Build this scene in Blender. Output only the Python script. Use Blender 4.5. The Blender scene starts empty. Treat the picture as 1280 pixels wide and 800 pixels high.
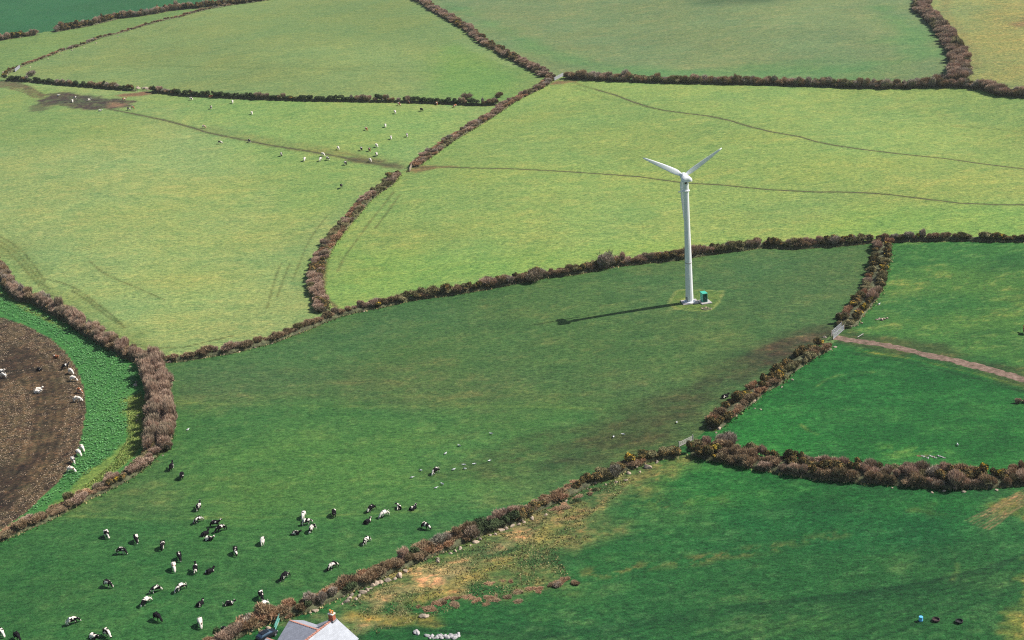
import bpy, math, random
import numpy as np
from mathutils import Vector, Matrix

random.seed(7)
rng = np.random.default_rng(7)
scene = bpy.context.scene
C = scene.collection
R = math.radians

# ------------------------------------------------------------------ camera
F = 1778.0                                   # focal length in photograph pixels (50 mm on 36 mm)
PITCH = math.atan(680.0 / F)
ROLL = R(4.6)
HCAM = 144.2
fw = np.array([0, math.cos(PITCH), -math.sin(PITCH)])
rt0 = np.array([1.0, 0, 0])
up0 = np.cross(rt0, fw)
rt = rt0 * math.cos(ROLL) - up0 * math.sin(ROLL)
up = up0 * math.cos(ROLL) + rt0 * math.sin(ROLL)
cam_data = bpy.data.cameras.new("camera")
cam = bpy.data.objects.new("camera", cam_data)
C.objects.link(cam)
cam_data.sensor_width = 36.0
cam_data.lens = F / 1280.0 * 36.0
cam_data.clip_start = 1.0
cam_data.clip_end = 20000.0
M = Matrix(((rt[0], up[0], -fw[0], 0), (rt[1], up[1], -fw[1], 0), (rt[2], up[2], -fw[2], HCAM), (0, 0, 0, 1)))
cam.matrix_world = M
scene.camera = cam

# ------------------------------------------------------------------ light
SUN_EL = R(44.8)
SUN_AZ = math.atan2(0.985, 0.175)            # from +Y towards +X
world = bpy.data.worlds.new("World")
scene.world = world
world.use_nodes = True
wn = world.node_tree.nodes
wl = world.node_tree.links
sky = wn.new("ShaderNodeTexSky")
sky.sky_type = 'NISHITA'
sky.sun_disc = False
sky.sun_elevation = SUN_EL
sky.sun_rotation = SUN_AZ
sky.air_density = 1.2
sky.dust_density = 1.5
wl.new(sky.outputs[0], wn["Background"].inputs[0])
wn["Background"].inputs[1].default_value = 0.072
sun_data = bpy.data.lights.new("sun", 'SUN')
sun_data.energy = 4.9
sun_data.angle = R(0.5)
sun_data.color = (1.0, 0.955, 0.88)
sun = bpy.data.objects.new("sun", sun_data)
C.objects.link(sun)
sd = Vector((math.sin(SUN_AZ) * math.cos(SUN_EL), math.cos(SUN_AZ) * math.cos(SUN_EL), math.sin(SUN_EL)))
sun.rotation_euler = (-sd).to_track_quat('-Z', 'Y').to_euler()
sun.location = (200, 200, 300)
scene.view_settings.view_transform = 'Standard'
scene.view_settings.look = 'None'
scene.view_settings.exposure = 0.5
scene.view_settings.gamma = 1.0
scene.cycles.use_denoising = False
scene.cycles.filter_width = 1.15
scene.cycles.max_bounces = 5
GAIN = 1.95                                  # radiance of a sunlit level surface of albedo 1 after exposure


# ------------------------------------------------------------------ terrain and picking
def terr(x, y):
    """gentle relief of the farmland"""
    return (1.1 * np.sin(x / 47.0 + 0.6) * np.sin(y / 83.0 + 1.1) + 0.7 * np.sin(x / 23.0 + y / 61.0)
            + 0.9 * np.sin(y / 120.0 - x / 90.0)) * np.clip((1500.0 - y) / 500.0, 0, 1)


def at(px, py, h=0.0):
    """the point of the farmland (h metres above the ground) seen at a pixel of the photograph"""
    d = fw * F + rt * (px - 640) + up * (400 - py)
    z = 0.0
    for _ in range(6):
        t = (z + h - HCAM) / d[2]
        x = d[0] * t
        y = d[1] * t
        z = float(terr(x, y))
    return Vector((x, y, z))


def srgb(r, g, b):
    o = []
    for c in (r, g, b):
        c /= 255.0
        o.append(c / 12.92 if c <= 0.04045 else ((c + 0.055) / 1.055) ** 2.4)
    return np.array(o)


def alb(r, g, b):
    """albedo of a level sunlit surface that reads as this sRGB colour"""
    c = srgb(r, g, b)
    lum = c @ np.array([0.25, 0.65, 0.10])
    return (c * 0.97 + lum * 0.03) * np.array([1.04, 1.0, 0.86]) / GAIN


# ------------------------------------------------------------------ materials
def new_mat(name):
    m = bpy.data.materials.new(name)
    m.use_nodes = True
    nt = m.node_tree
    b = nt.nodes["Principled BSDF"]
    b.inputs["Specular IOR Level"].default_value = 0.15
    b.inputs["Roughness"].default_value = 0.9
    return m, nt, b


def N(nt, t, **kw):
    n = nt.nodes.new(t)
    for k, v in kw.items():
        setattr(n, k, v)
    return n


def noise(nt, vec, scale, detail=3, rough=0.55, dist=0.0):
    n = N(nt, "ShaderNodeTexNoise")
    n.inputs["Scale"].default_value = scale
    n.inputs["Detail"].default_value = detail
    n.inputs["Roughness"].default_value = rough
    n.inputs["Distortion"].default_value = dist
    if vec is not None:
        nt.links.new(vec, n.inputs["Vector"])
    return n.outputs["Fac"]


def ramp(nt, fac, stops):
    n = N(nt, "ShaderNodeValToRGB")
    while len(n.color_ramp.elements) < len(stops):
        n.color_ramp.elements.new(0.5)
    for e, (p, c) in zip(n.color_ramp.elements, stops):
        e.position = p
        e.color = (c[0], c[1], c[2], 1)
    nt.links.new(fac, n.inputs[0])
    return n.outputs[0]


def mul(nt, a, b, fac=1.0, mode='MULTIPLY'):
    n = N(nt, "ShaderNodeMix", data_type='RGBA', blend_type=mode)
    if isinstance(fac, float):
        n.inputs[0].default_value = fac
    else:
        nt.links.new(fac, n.inputs[0])
    for i, v in ((6, a), (7, b)):
        if hasattr(v, "links"):
            nt.links.new(v, n.inputs[i])
        else:
            n.inputs[i].default_value = (v[0], v[1], v[2], 1)
    return n.outputs[2]


def bump(nt, b, h, strength, dist):
    n = N(nt, "ShaderNodeBump")
    n.inputs["Strength"].default_value = strength
    n.inputs["Distance"].default_value = dist
    nt.links.new(h, n.inputs["Height"])
    nt.links.new(n.outputs[0], b.inputs["Normal"])


def coords(nt, sc=(1, 1, 1), rot=0.0, which="Object"):
    tc = N(nt, "ShaderNodeTexCoord")
    mp = N(nt, "ShaderNodeMapping")
    mp.inputs["Scale"].default_value = sc
    mp.inputs["Rotation"].default_value = (0, 0, rot)
    nt.links.new(tc.outputs[which], mp.inputs[0])
    return mp.outputs[0]


def g3(v):
    return (v, v, v)


def ground_mat(name, coarse=1.0, contrast=1.0):
    """colour laid on the field, broken up by tussocks, wet and dry patches and the lie of the grass"""
    m, nt, b = new_mat(name)
    at_ = N(nt, "ShaderNodeAttribute", attribute_name="Col")
    rg = N(nt, "ShaderNodeAttribute", attribute_name="rough")
    c1 = coords(nt)
    c2 = coords(nt, (0.6, 1.0, 1.0), 0.12)
    k = contrast
    big = noise(nt, c1, 0.02, 3)
    mid = noise(nt, c2, 0.22, 5, 0.7)
    tus = noise(nt, c2, 1.1 / coarse, 4, 0.7)
    fine = noise(nt, c1, 2.6 / coarse, 3, 0.75)
    col = at_.outputs["Color"]
    dry = mul(nt, col, (1.07, 1.02, 0.94))
    wet = mul(nt, col, (0.92, 0.99, 0.98))
    col = mul(nt, wet, dry, ramp(nt, big, [(0.38, g3(0)), (0.62, g3(1))]), 'MIX')
    col = mul(nt, col, ramp(nt, mid, [(0.3, (1 - .26 * k, 1 - .13 * k, 1 - .15 * k)), (0.7, (1 + .24 * k, 1 + .12 * k, 1 + .10 * k))]))
    col = mul(nt, col, ramp(nt, tus, [(0.3, (1 - .55 * k, 1 - .42 * k, 1 - .38 * k)), (0.5, g3(1)), (0.7, (1 + .48 * k, 1 + .36 * k, 1 + .34 * k))]))
    col = mul(nt, col, ramp(nt, fine, [(0.3, g3(1 - .42 * k)), (0.7, g3(1 + .44 * k))]))
    # weeds, droppings and bare spots where the grass is rough
    sp = noise(nt, c2, 1.2, 5, 0.8)
    spm = ramp(nt, sp, [(0.52, g3(0)), (0.60, g3(1))])
    f = mul(nt, spm, rg.outputs["Color"])
    col = mul(nt, col, mul(nt, col, (0.40, 0.42, 0.46)), f, 'MIX')
    sp2 = noise(nt, coords(nt, (.6, 1, 1), .2), 0.9, 5, 0.8)
    f2 = mul(nt, ramp(nt, sp2, [(0.53, g3(0)), (0.62, g3(1))]), rg.outputs["Color"])
    col = mul(nt, col, mul(nt, col, (1.9, 1.6, 1.6)), f2, 'MIX')
    nt.links.new(col, b.inputs["Base Color"])
    bump(nt, b, tus, 0.7, 0.5)
    return m


MAT = {}
MAT['pasture'] = ground_mat("pasture_grass")
MAT['soil'] = ground_mat("trodden_soil", 0.6, 1.35)


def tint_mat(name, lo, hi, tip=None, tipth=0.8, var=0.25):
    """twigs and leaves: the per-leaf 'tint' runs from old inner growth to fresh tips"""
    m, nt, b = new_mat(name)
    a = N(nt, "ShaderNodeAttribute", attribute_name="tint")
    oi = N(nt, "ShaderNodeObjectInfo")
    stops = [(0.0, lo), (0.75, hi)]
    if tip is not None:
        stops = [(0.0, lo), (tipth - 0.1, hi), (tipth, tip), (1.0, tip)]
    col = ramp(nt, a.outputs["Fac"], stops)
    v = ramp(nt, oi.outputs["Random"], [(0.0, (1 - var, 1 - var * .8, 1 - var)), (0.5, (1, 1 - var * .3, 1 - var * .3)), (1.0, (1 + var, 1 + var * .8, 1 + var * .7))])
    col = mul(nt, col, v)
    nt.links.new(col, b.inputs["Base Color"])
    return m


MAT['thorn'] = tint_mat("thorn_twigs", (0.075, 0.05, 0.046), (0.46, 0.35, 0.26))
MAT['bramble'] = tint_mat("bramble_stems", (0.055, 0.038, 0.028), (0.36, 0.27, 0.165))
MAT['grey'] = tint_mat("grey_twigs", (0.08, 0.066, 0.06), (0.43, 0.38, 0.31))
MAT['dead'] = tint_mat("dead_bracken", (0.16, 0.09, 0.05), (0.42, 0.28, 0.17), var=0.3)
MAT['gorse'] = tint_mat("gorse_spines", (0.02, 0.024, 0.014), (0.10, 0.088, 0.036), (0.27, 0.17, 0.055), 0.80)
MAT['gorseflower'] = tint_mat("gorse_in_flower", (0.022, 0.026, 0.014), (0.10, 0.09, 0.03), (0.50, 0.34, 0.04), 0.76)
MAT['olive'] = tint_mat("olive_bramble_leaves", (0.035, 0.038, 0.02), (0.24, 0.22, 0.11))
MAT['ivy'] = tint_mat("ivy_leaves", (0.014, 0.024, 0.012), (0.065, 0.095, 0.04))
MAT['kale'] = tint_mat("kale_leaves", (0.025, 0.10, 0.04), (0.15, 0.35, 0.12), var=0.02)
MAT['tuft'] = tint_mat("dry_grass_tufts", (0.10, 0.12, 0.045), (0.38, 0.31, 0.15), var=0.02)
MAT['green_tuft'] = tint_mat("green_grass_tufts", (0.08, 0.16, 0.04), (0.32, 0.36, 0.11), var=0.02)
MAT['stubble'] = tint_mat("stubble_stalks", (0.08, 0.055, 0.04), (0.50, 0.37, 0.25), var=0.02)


def simple(name, col, rough=0.8, spec=0.3, nsc=3.0, nam=0.2, metal=0.0, bmp=0.0, bd=0.02):
    m, nt, b = new_mat(name)
    c = coords(nt)
    n = noise(nt, c, nsc, 4, 0.6)
    cc = ramp(nt, n, [(0.3, [x * (1 - nam) for x in col]), (0.7, [min(1, x * (1 + nam)) for x in col])])
    nt.links.new(cc, b.inputs["Base Color"])
    b.inputs["Roughness"].default_value = rough
    b.inputs["Specular IOR Level"].default_value = spec
    b.inputs["Metallic"].default_value = metal
    if bmp:
        bump(nt, b, n, bmp, bd)
    return m


MAT['bank'] = simple("earth_bank", (0.075, 0.08, 0.037), nsc=0.9, nam=0.6, bmp=0.8, bd=0.4)
MAT['stone'] = simple("granite_stone", (0.40, 0.325, 0.255), nsc=2.5, nam=0.3, bmp=0.5, bd=0.1)
MAT['white_paint'] = simple("white_steel_paint", (0.80, 0.80, 0.82), rough=0.45, spec=0.4, nsc=0.6, nam=0.04)
MAT['blade'] = simple("white_blade_gelcoat", (0.86, 0.87, 0.90), rough=0.35, spec=0.5, nsc=0.5, nam=0.03)
MAT['dark'] = simple("dark_rubber", (0.02, 0.02, 0.022), rough=0.7, nsc=8, nam=0.3)
MAT['grey_steel'] = simple("galvanised_steel", (0.24, 0.245, 0.27), rough=0.5, spec=0.5, nsc=6, nam=0.15)
MAT['green_steel'] = simple("green_cabinet_paint", (0.02, 0.32, 0.22), rough=0.5, spec=0.4, nsc=2, nam=0.12)
MAT['green_roof'] = simple("green_cabinet_roof_paint", (0.05, 0.40, 0.28), rough=0.5, spec=0.4, nsc=2, nam=0.1)
MAT['green_seam'] = simple("dark_green_seams", (0.008, 0.07, 0.05), rough=0.6, nsc=2, nam=0.1)
MAT['concrete'] = simple("pale_concrete", (0.38, 0.35, 0.33), nsc=2, nam=0.18, bmp=0.3, bd=0.05)
MAT['blue'] = simple("blue_plastic", (0.12, 0.45, 0.75), rough=0.4, spec=0.5, nsc=4, nam=0.06)
MAT['brown_rubber'] = simple("brown_rubber", (0.05, 0.03, 0.03), rough=0.8, nsc=4, nam=0.3)
MAT['wood'] = simple("weathered_wood", (0.24, 0.19, 0.14), nsc=4, nam=0.25)
MAT['render'] = simple("white_wall_render", (0.6, 0.57, 0.52), nsc=1.5, nam=0.1)
MAT['terracotta'] = simple("terracotta_ridge_tile", (0.42, 0.20, 0.15), nsc=3, nam=0.3)
MAT['brick'] = simple("red_chimney_brick", (0.36, 0.11, 0.06), nsc=5, nam=0.35)
MAT['orange'] = simple("orange_clay_pot", (0.62, 0.24, 0.05), nsc=5, nam=0.2)
MAT['verdigris'] = simple("sea_green_painted_wood", (0.14, 0.38, 0.33), nsc=5, nam=0.2)
MAT['car_paint'] = simple("black_car_paint", (0.012, 0.014, 0.02), rough=0.25, spec=0.6, nsc=1, nam=0.1)
MAT['glass'] = simple("dark_car_glass", (0.05, 0.09, 0.14), rough=0.1, spec=0.8, nsc=1, nam=0.1)
MAT['rubble'] = simple("pale_rubble", (0.36, 0.34, 0.34), nsc=4, nam=0.3, bmp=0.5, bd=0.1)
MAT['hoof'] = simple("cow_muzzle_skin", (0.16, 0.11, 0.09), nsc=6, nam=0.2)
MAT['udder'] = simple("cow_udder_skin", (0.55, 0.33, 0.27), nsc=6, nam=0.1)
MAT['feather'] = simple("white_feathers", (0.75, 0.75, 0.75), nsc=6, nam=0.05)
MAT['grey_feather'] = simple("grey_feathers", (0.3, 0.31, 0.33), nsc=6, nam=0.05)


_m = MAT['stone'].node_tree
_b = _m.nodes["Principled BSDF"]
_src = _b.inputs["Base Color"].links[0].from_socket
_oi = N(_m, "ShaderNodeObjectInfo")
_m.links.new(mul(_m, _src, ramp(_m, _oi.outputs["Random"], [(0.0, (.5, .52, .5)), (0.5, (.85, .82, .78)), (1.0, (1.12, 1.05, 1.0))])), _b.inputs["Base Color"])


def slate_mat(name, col):
    m, nt, b = new_mat(name)
    tc = N(nt, "ShaderNodeTexCoord")
    br = N(nt, "ShaderNodeTexBrick")
    br.inputs["Scale"].default_value = 1.0
    br.inputs["Brick Width"].default_value = 0.5
    br.inputs["Row Height"].default_value = 0.28
    br.inputs["Mortar Size"].default_value = 0.012
    br.inputs["Bias"].default_value = 0.0
    br.inputs["Color1"].default_value = (col[0] * .9, col[1] * .9, col[2] * .9, 1)
    br.inputs["Color2"].default_value = (col[0] * 1.08, col[1] * 1.08, col[2] * 1.08, 1)
    br.inputs["Mortar"].default_value = (col[0] * .6, col[1] * .6, col[2] * .6, 1)
    nt.links.new(tc.outputs["UV"], br.inputs["Vector"])
    st = noise(nt, coords(nt), 0.9, 5, 0.6)
    cc = mul(nt, br.outputs["Color"], ramp(nt, st, [(0.3, g3(0.85)), (0.7, g3(1.1))]))
    nt.links.new(cc, b.inputs["Base Color"])
    b.inputs["Roughness"].default_value = 0.55
    b.inputs["Specular IOR Level"].default_value = 0.4
    return m


MAT['slate'] = slate_mat("pale_slate", (0.34, 0.36, 0.405))
MAT['slate_dark'] = slate_mat("grey_slate", (0.30, 0.31, 0.36))


def cow_mat():
    """hide: object colour R = share of white, G = brown instead of black, B = pattern"""
    m, nt, b = new_mat("cow_hide")
    oi = N(nt, "ShaderNodeObjectInfo")
    sep = N(nt, "ShaderNodeSeparateColor")
    nt.links.new(oi.outputs["Color"], sep.inputs[0])
    tc = N(nt, "ShaderNodeTexCoord")
    sc = N(nt, "ShaderNodeVectorMath", operation='SCALE')
    cx = N(nt, "ShaderNodeCombineXYZ")
    for i in range(3):
        nt.links.new(sep.outputs[2], cx.inputs[i])
    nt.links.new(cx.outputs[0], sc.inputs[0])
    sc.inputs["Scale"].default_value = 37.0
    ad = N(nt, "ShaderNodeVectorMath", operation='ADD')
    nt.links.new(tc.outputs["Object"], ad.inputs[0])
    nt.links.new(sc.outputs[0], ad.inputs[1])
    n = noise(nt, ad.outputs[0], 1.45, 1.0, 0.4, 0.3)
    mr = N(nt, "ShaderNodeMapRange")
    mr.inputs["From Min"].default_value = 0.33
    mr.inputs["From Max"].default_value = 0.67
    nt.links.new(n, mr.inputs["Value"])
    lt = N(nt, "ShaderNodeMath", operation='LESS_THAN')
    nt.links.new(mr.outputs[0], lt.inputs[0])
    nt.links.new(sep.outputs[0], lt.inputs[1])
    dark = mul(nt, (0.011, 0.010, 0.012), (0.30, 0.105, 0.045), sep.outputs[1], 'MIX')
    col = mul(nt, dark, (0.72, 0.66, 0.58), lt.outputs[0], 'MIX')
    nt.links.new(col, b.inputs["Base Color"])
    b.inputs["Roughness"].default_value = 0.85
    b.inputs["Specular IOR Level"].default_value = 0.05
    return m


MAT['cow'] = cow_mat()


# ------------------------------------------------------------------ object helpers
def link(o, parent=None):
    C.objects.link(o)
    if parent is not None:
        o.parent = parent
    return o


def tag(o, label=None, cat=None, group=None, kind=None):
    if label:
        o["label"] = label
    if cat:
        o["category"] = cat
    if group:
        o["group"] = group
    if kind:
        o["kind"] = kind
    return o


def empty(name, loc=(0, 0, 0), rz=0.0, sc=1.0):
    o = bpy.data.objects.new(name, None)
    o.location = loc
    o.rotation_euler = (0, 0, rz)
    o.scale = (sc, sc, sc)
    o.empty_display_size = 0.5
    return link(o)


def mesh_obj(name, me, parent=None, loc=(0, 0, 0), rz=0.0, sc=(1, 1, 1)):
    o = bpy.data.objects.new(name, me)
    o.location = loc
    o.rotation_euler = (0, 0, rz)
    o.scale = sc
    return link(o, parent)


class MB:
    """collects shapes for one mesh"""

    def __init__(s):
        s.v = []
        s.f = []
        s.uv = {}

    def add(s, vs, fs):
        o = len(s.v)
        s.v += [tuple(p) for p in vs]
        s.f += [tuple(i + o for i in f) for f in fs]

    def box(s, cx, cy, cz, sx, sy, sz, rz=0.0, bev=0.0):
        ca, sa = math.cos(rz), math.sin(rz)
        vs = []
        b = bev
        if b <= 0:
            pts = [(i, j, k) for k in (-.5, .5) for j in (-.5, .5) for i in (-.5, .5)]
            pts = [(i * sx, j * sy, k * sz) for i, j, k in pts]
            fs = [(0, 2, 3, 1), (4, 5, 7, 6), (0, 1, 5, 4), (2, 6, 7, 3), (0, 4, 6, 2), (1, 3, 7, 5)]
        else:
            pts = []
            ring = [(-1, -1, 1, 0), (1, -1, -1, 0), (1, -1, 0, 1), (1, 1, 0, -1), (1, 1, -1, 0), (-1, 1, 1, 0), (-1, 1, 0, -1), (-1, -1, 0, 1)]
            for k, inn in ((-.5, 0), (.5 - b / sz, 0), (.5, b)):
                for (a, c, dx, dy) in ring:
                    pts.append((a * (sx / 2 - inn) + dx * b, c * (sy / 2 - inn) + dy * b, k * sz))
            fs = [tuple(range(7, -1, -1)), tuple(range(16, 24))]
            for q in (0, 8):
                for i in range(8):
                    fs.append((q + i, q + (i + 1) % 8, q + 8 + (i + 1) % 8, q + 8 + i))
        for (x, y, z) in pts:
            vs.append((cx + x * ca - y * sa, cy + x * sa + y * ca, cz + z))
        s.add(vs, fs)

    def lathe(s, prof, n=20, origin=(0, 0, 0), axis=(0, 0, 1), cap=True):
        ax = Vector(axis).normalized()
        a = ax.orthogonal().normalized()
        b = ax.cross(a)
        o = Vector(origin)
        vs = []
        fs = []
        for (r, z) in prof:
            for i in range(n):
                t = 2 * math.pi * i / n
                vs.append(o + ax * z + a * (r * math.cos(t)) + b * (r * math.sin(t)))
        for k in range(len(prof) - 1):
            for i in range(n):
                j = (i + 1) % n
                fs.append((k * n + i, k * n + j, (k + 1) * n + j, (k + 1) * n + i))
        if cap:
            fs.append(tuple(range(n - 1, -1, -1)))
            q = (len(prof) - 1) * n
            fs.append(tuple(range(q, q + n)))
        s.add(vs, fs)

    def bar(s, p, q, r, n=6):
        p = Vector(p)
        q = Vector(q)
        s.lathe([(r, 0), (r, (q - p).length)], n, p, q - p)

    def mesh(s, name, mat, smooth=False):
        me = bpy.data.meshes.new(name)
        me.from_pydata([tuple(p) for p in s.v], [], s.f)
        if mat:
            me.materials.append(mat)
        if smooth:
            me.polygons.foreach_set("use_smooth", [True] * len(me.polygons))
        me.update()
        return me

    def obj(s, name, mat, parent=None, smooth=False, **kw):
        return mesh_obj(name, s.mesh(name, mat, smooth), parent, **kw)


def tri_mesh(name, P, tint, mat, nv=3):
    """P: (n, nv, 3) array of separate little faces, tint: (n,) or (n, nv)"""
    n = len(P)
    me = bpy.data.meshes.new(name)
    me.vertices.add(n * nv)
    me.vertices.foreach_set("co", np.ascontiguousarray(P, dtype=np.float32).ravel())
    me.loops.add(n * nv)
    me.loops.foreach_set("vertex_index", np.arange(n * nv, dtype=np.int32))
    me.polygons.add(n)
    me.polygons.foreach_set("loop_start", np.arange(0, n * nv, nv, dtype=np.int32))
    me.polygons.foreach_set("loop_total", np.full(n, nv, dtype=np.int32))
    me.update(calc_edges=True)
    t = np.asarray(tint, dtype=np.float32)
    if t.ndim == 1:
        t = np.repeat(t[:, None], nv, 1)
    a = me.attributes.new("tint", 'FLOAT', 'POINT')
    a.data.foreach_set("value", np.ascontiguousarray(np.clip(t, 0, 1), dtype=np.float32).ravel())
    me.materials.append(mat)
    return me


# ------------------------------------------------------------------ numpy paint tools
_tab = rng.random((256, 256)).astype(np.float32)


def vn(x, y, sc, seed=0):
    u = x / sc + seed * 17.3
    v = y / sc + seed * 9.1
    i = np.floor(u).astype(np.int64)
    j = np.floor(v).astype(np.int64)
    a = u - i
    b = v - j
    a = a * a * (3 - 2 * a)
    b = b * b * (3 - 2 * b)
    i0, i1, j0, j1 = i & 255, (i + 1) & 255, j & 255, (j + 1) & 255
    return (_tab[i0, j0] * (1 - a) + _tab[i1, j0] * a) * (1 - b) + (_tab[i0, j1] * (1 - a) + _tab[i1, j1] * a) * b


def fbm(x, y, sc, seed=0):
    return (vn(x, y, sc, seed) * .5 + vn(x, y, sc * .47, seed + 1) * .28 + vn(x, y, sc * .21, seed + 2) * .22)


def W(pts, h=0.0):
    return np.array([at(a, b, h)[:2] for a, b in pts])


def inside(X, Y, poly):
    r = np.zeros(X.shape, bool)
    n = len(poly)
    idx = np.where((X >= poly[:, 0].min()) & (X <= poly[:, 0].max()) & (Y >= poly[:, 1].min()) & (Y <= poly[:, 1].max()))[0]
    x, y = X[idx], Y[idx]
    q = np.zeros(x.shape, bool)
    for i in range(n):
        x0, y0 = poly[i]
        x1, y1 = poly[(i + 1) % n]
        if y0 == y1:
            continue
        c = ((y0 > y) != (y1 > y)) & (x < (x1 - x0) * (y - y0) / (y1 - y0) + x0)
        q ^= c
    r[idx] = q
    return r


def dist(X, Y, line, reach=30.0, closed=False):
    D = np.full(X.shape, 1e6, np.float32)
    n = len(line)
    for i in range(n if closed else n - 1):
        x0, y0 = line[i]
        x1, y1 = line[(i + 1) % n]
        idx = np.where((X > min(x0, x1) - reach) & (X < max(x0, x1) + reach) & (Y > min(y0, y1) - reach) & (Y < max(y0, y1) + reach))[0]
        if not len(idx):
            continue
        x, y = X[idx], Y[idx]
        dx, dy = x1 - x0, y1 - y0
        L = dx * dx + dy * dy + 1e-9
        t = np.clip(((x - x0) * dx + (y - y0) * dy) / L, 0, 1)
        d = np.hypot(x - x0 - t * dx, y - y0 - t * dy)
        D[idx] = np.minimum(D[idx], d)
    return D


def sst(a, b, x):
    t = np.clip((x - a) / (b - a), 0, 1)
    return t * t * (3 - 2 * t)


# ------------------------------------------------------------------ traced lines (hedges)
# name, label, points, width, height, mix, options
HEDGES = [
 ("far_top_left", [(-30, 53), (10, 46), (45, 41)], 3.4, 4.3, "GMTE"),
 ("far_top_left2", [(68, 37), (90, 33), (97, 32), (112, 29), (125, 26), (148, 20), (160, 19), (176, 17), (195, 14), (210, 11), (225, 9), (250, 7), (270, 5), (300, 2), (335, -3)], 3.9, 4.6, "GGTE"),
 ("stony_top_left", [(3, 95), (12, 88), (30, 80), (52, 72), (75, 63), (100, 56), (125, 46), (150, 40), (180, 31), (205, 24), (225, 20), (245, 14), (262, 10), (285, 6), (320, 0), (340, -4)], 2.6, 1.8, "DDBGE"),
 ("dark_left", [(6, 98), (40, 100), (80, 104), (120, 107), (168, 111)], 2.5, 3.2, "IIEIG"),
 ("dark_mid", [(189, 112), (230, 117), (280, 119), (320, 121), (380, 123), (440, 124), (500, 125), (560, 127), (605, 129), (622, 128)], 2.5, 3.2, "IIEIGT"),
 ("top_centre", [(515, -7), (540, 9), (560, 20), (585, 35), (600, 48), (615, 57), (640, 70), (665, 83), (684, 93)], 5.2, 2.9, "TTTBG"),
 ("junction", [(688, 97), (675, 108), (655, 117), (635, 128), (610, 145), (585, 160), (560, 175), (540, 190), (525, 200), (518, 206)], 4.6, 2.1, "TDEMDT"),
 ("far_right", [(708, 94), (740, 96), (780, 98), (830, 100), (880, 101), (960, 102), (1040, 104), (1100, 106), (1150, 105), (1200, 104), (1230, 107), (1255, 115), (1280, 117), (1310, 117)], 3.8, 4.0, "ETBMET"),
 ("top_right", [(1160, -10), (1150, 8), (1162, 18), (1174, 30), (1187, 48), (1197, 65), (1200, 84), (1196, 97)], 7.5, 3.9, "TTBMT"),
 ("bend", [(494, 217), (484, 229), (470, 238), (455, 250), (443, 265), (427, 283), (412, 302), (402, 318), (396, 335), (394, 355), (398, 370), (404, 386)], 4.4, 2.4, "TMGDT"),
 ("left", [(-14, 318), (0, 336), (12, 356), (26, 369), (45, 372), (65, 383), (90, 397), (110, 412), (135, 426), (158, 438), (184, 449)], 3.7, 3.6, "TTTBE"),
 ("scrub", [(187, 450), (193, 470), (199, 492), (202, 515), (201, 538), (196, 556)], 5.6, 4.8, "RRRRT"),
 ("lower_left", [(193, 560), (180, 575), (162, 590), (145, 600), (120, 612), (95, 624), (70, 638), (45, 650), (20, 660), (0, 668), (-20, 678)], 3.6, 2.1, "BMDGBT"),
 ("centre_west", [(207, 447), (225, 446), (250, 442), (287, 436), (320, 428), (340, 423), (357, 416), (382, 407), (400, 399), (420, 391), (445, 385), (470, 380)], 3.0, 2.7, "TMBTB"),
 ("centre", [(470, 380), (507, 371), (532, 367), (570, 362), (607, 356), (637, 350), (652, 347), (677, 342), (700, 340), (722, 337), (752, 330), (802, 324), (852, 319), (890, 312), (927, 308), (957, 303), (985, 306), (1035, 303), (1085, 299)], 3.2, 2.9, "TBGMEG"),
 ("centre_east", [(1085, 299), (1135, 297), (1185, 296), (1235, 297), (1280, 297), (1310, 296)], 2.9, 2.6, "GMEBG"),
 ("gate_north", [(1104, 302), (1102, 320), (1096, 340), (1090, 360), (1080, 376), (1068, 390), (1058, 403)], 5.6, 2.8, "GTMGD"),
 ("gate_south", [(1030, 431), (1013, 439), (997, 450), (980, 461), (965, 476), (947, 482), (936, 495), (920, 506), (902, 519), (892, 530)], 4.7, 2.7, "GMDGB"),
 ("foreground_east", [(845, 565), (832, 566), (815, 569), (795, 575), (772, 585), (752, 594), (735, 599), (715, 610), (695, 620), (665, 634), (645, 644)], 3.2, 2.2, "GMGBGD"),
 ("foreground", [(645, 644), (627, 650), (607, 657), (582, 667), (557, 678), (532, 688), (512, 697), (495, 703), (475, 712), (458, 722), (440, 728), (424, 736), (407, 743), (387, 753), (357, 762), (332, 769), (318, 775), (300, 783), (270, 800), (255, 810)], 3.7, 2.6, "BTDEMDI"),
 ("thick_east", [(872, 556), (890, 562), (915, 566), (940, 571), (957, 575), (985, 579), (1035, 586), (1085, 590), (1135, 594), (1185, 597), (1235, 596), (1280, 592), (1310, 590)], 6.8, 3.1, "BTGMEBTG"),
]
HLINES = {h[0]: W(h[1], h[3] * 0.36) for h in HEDGES}

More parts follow.
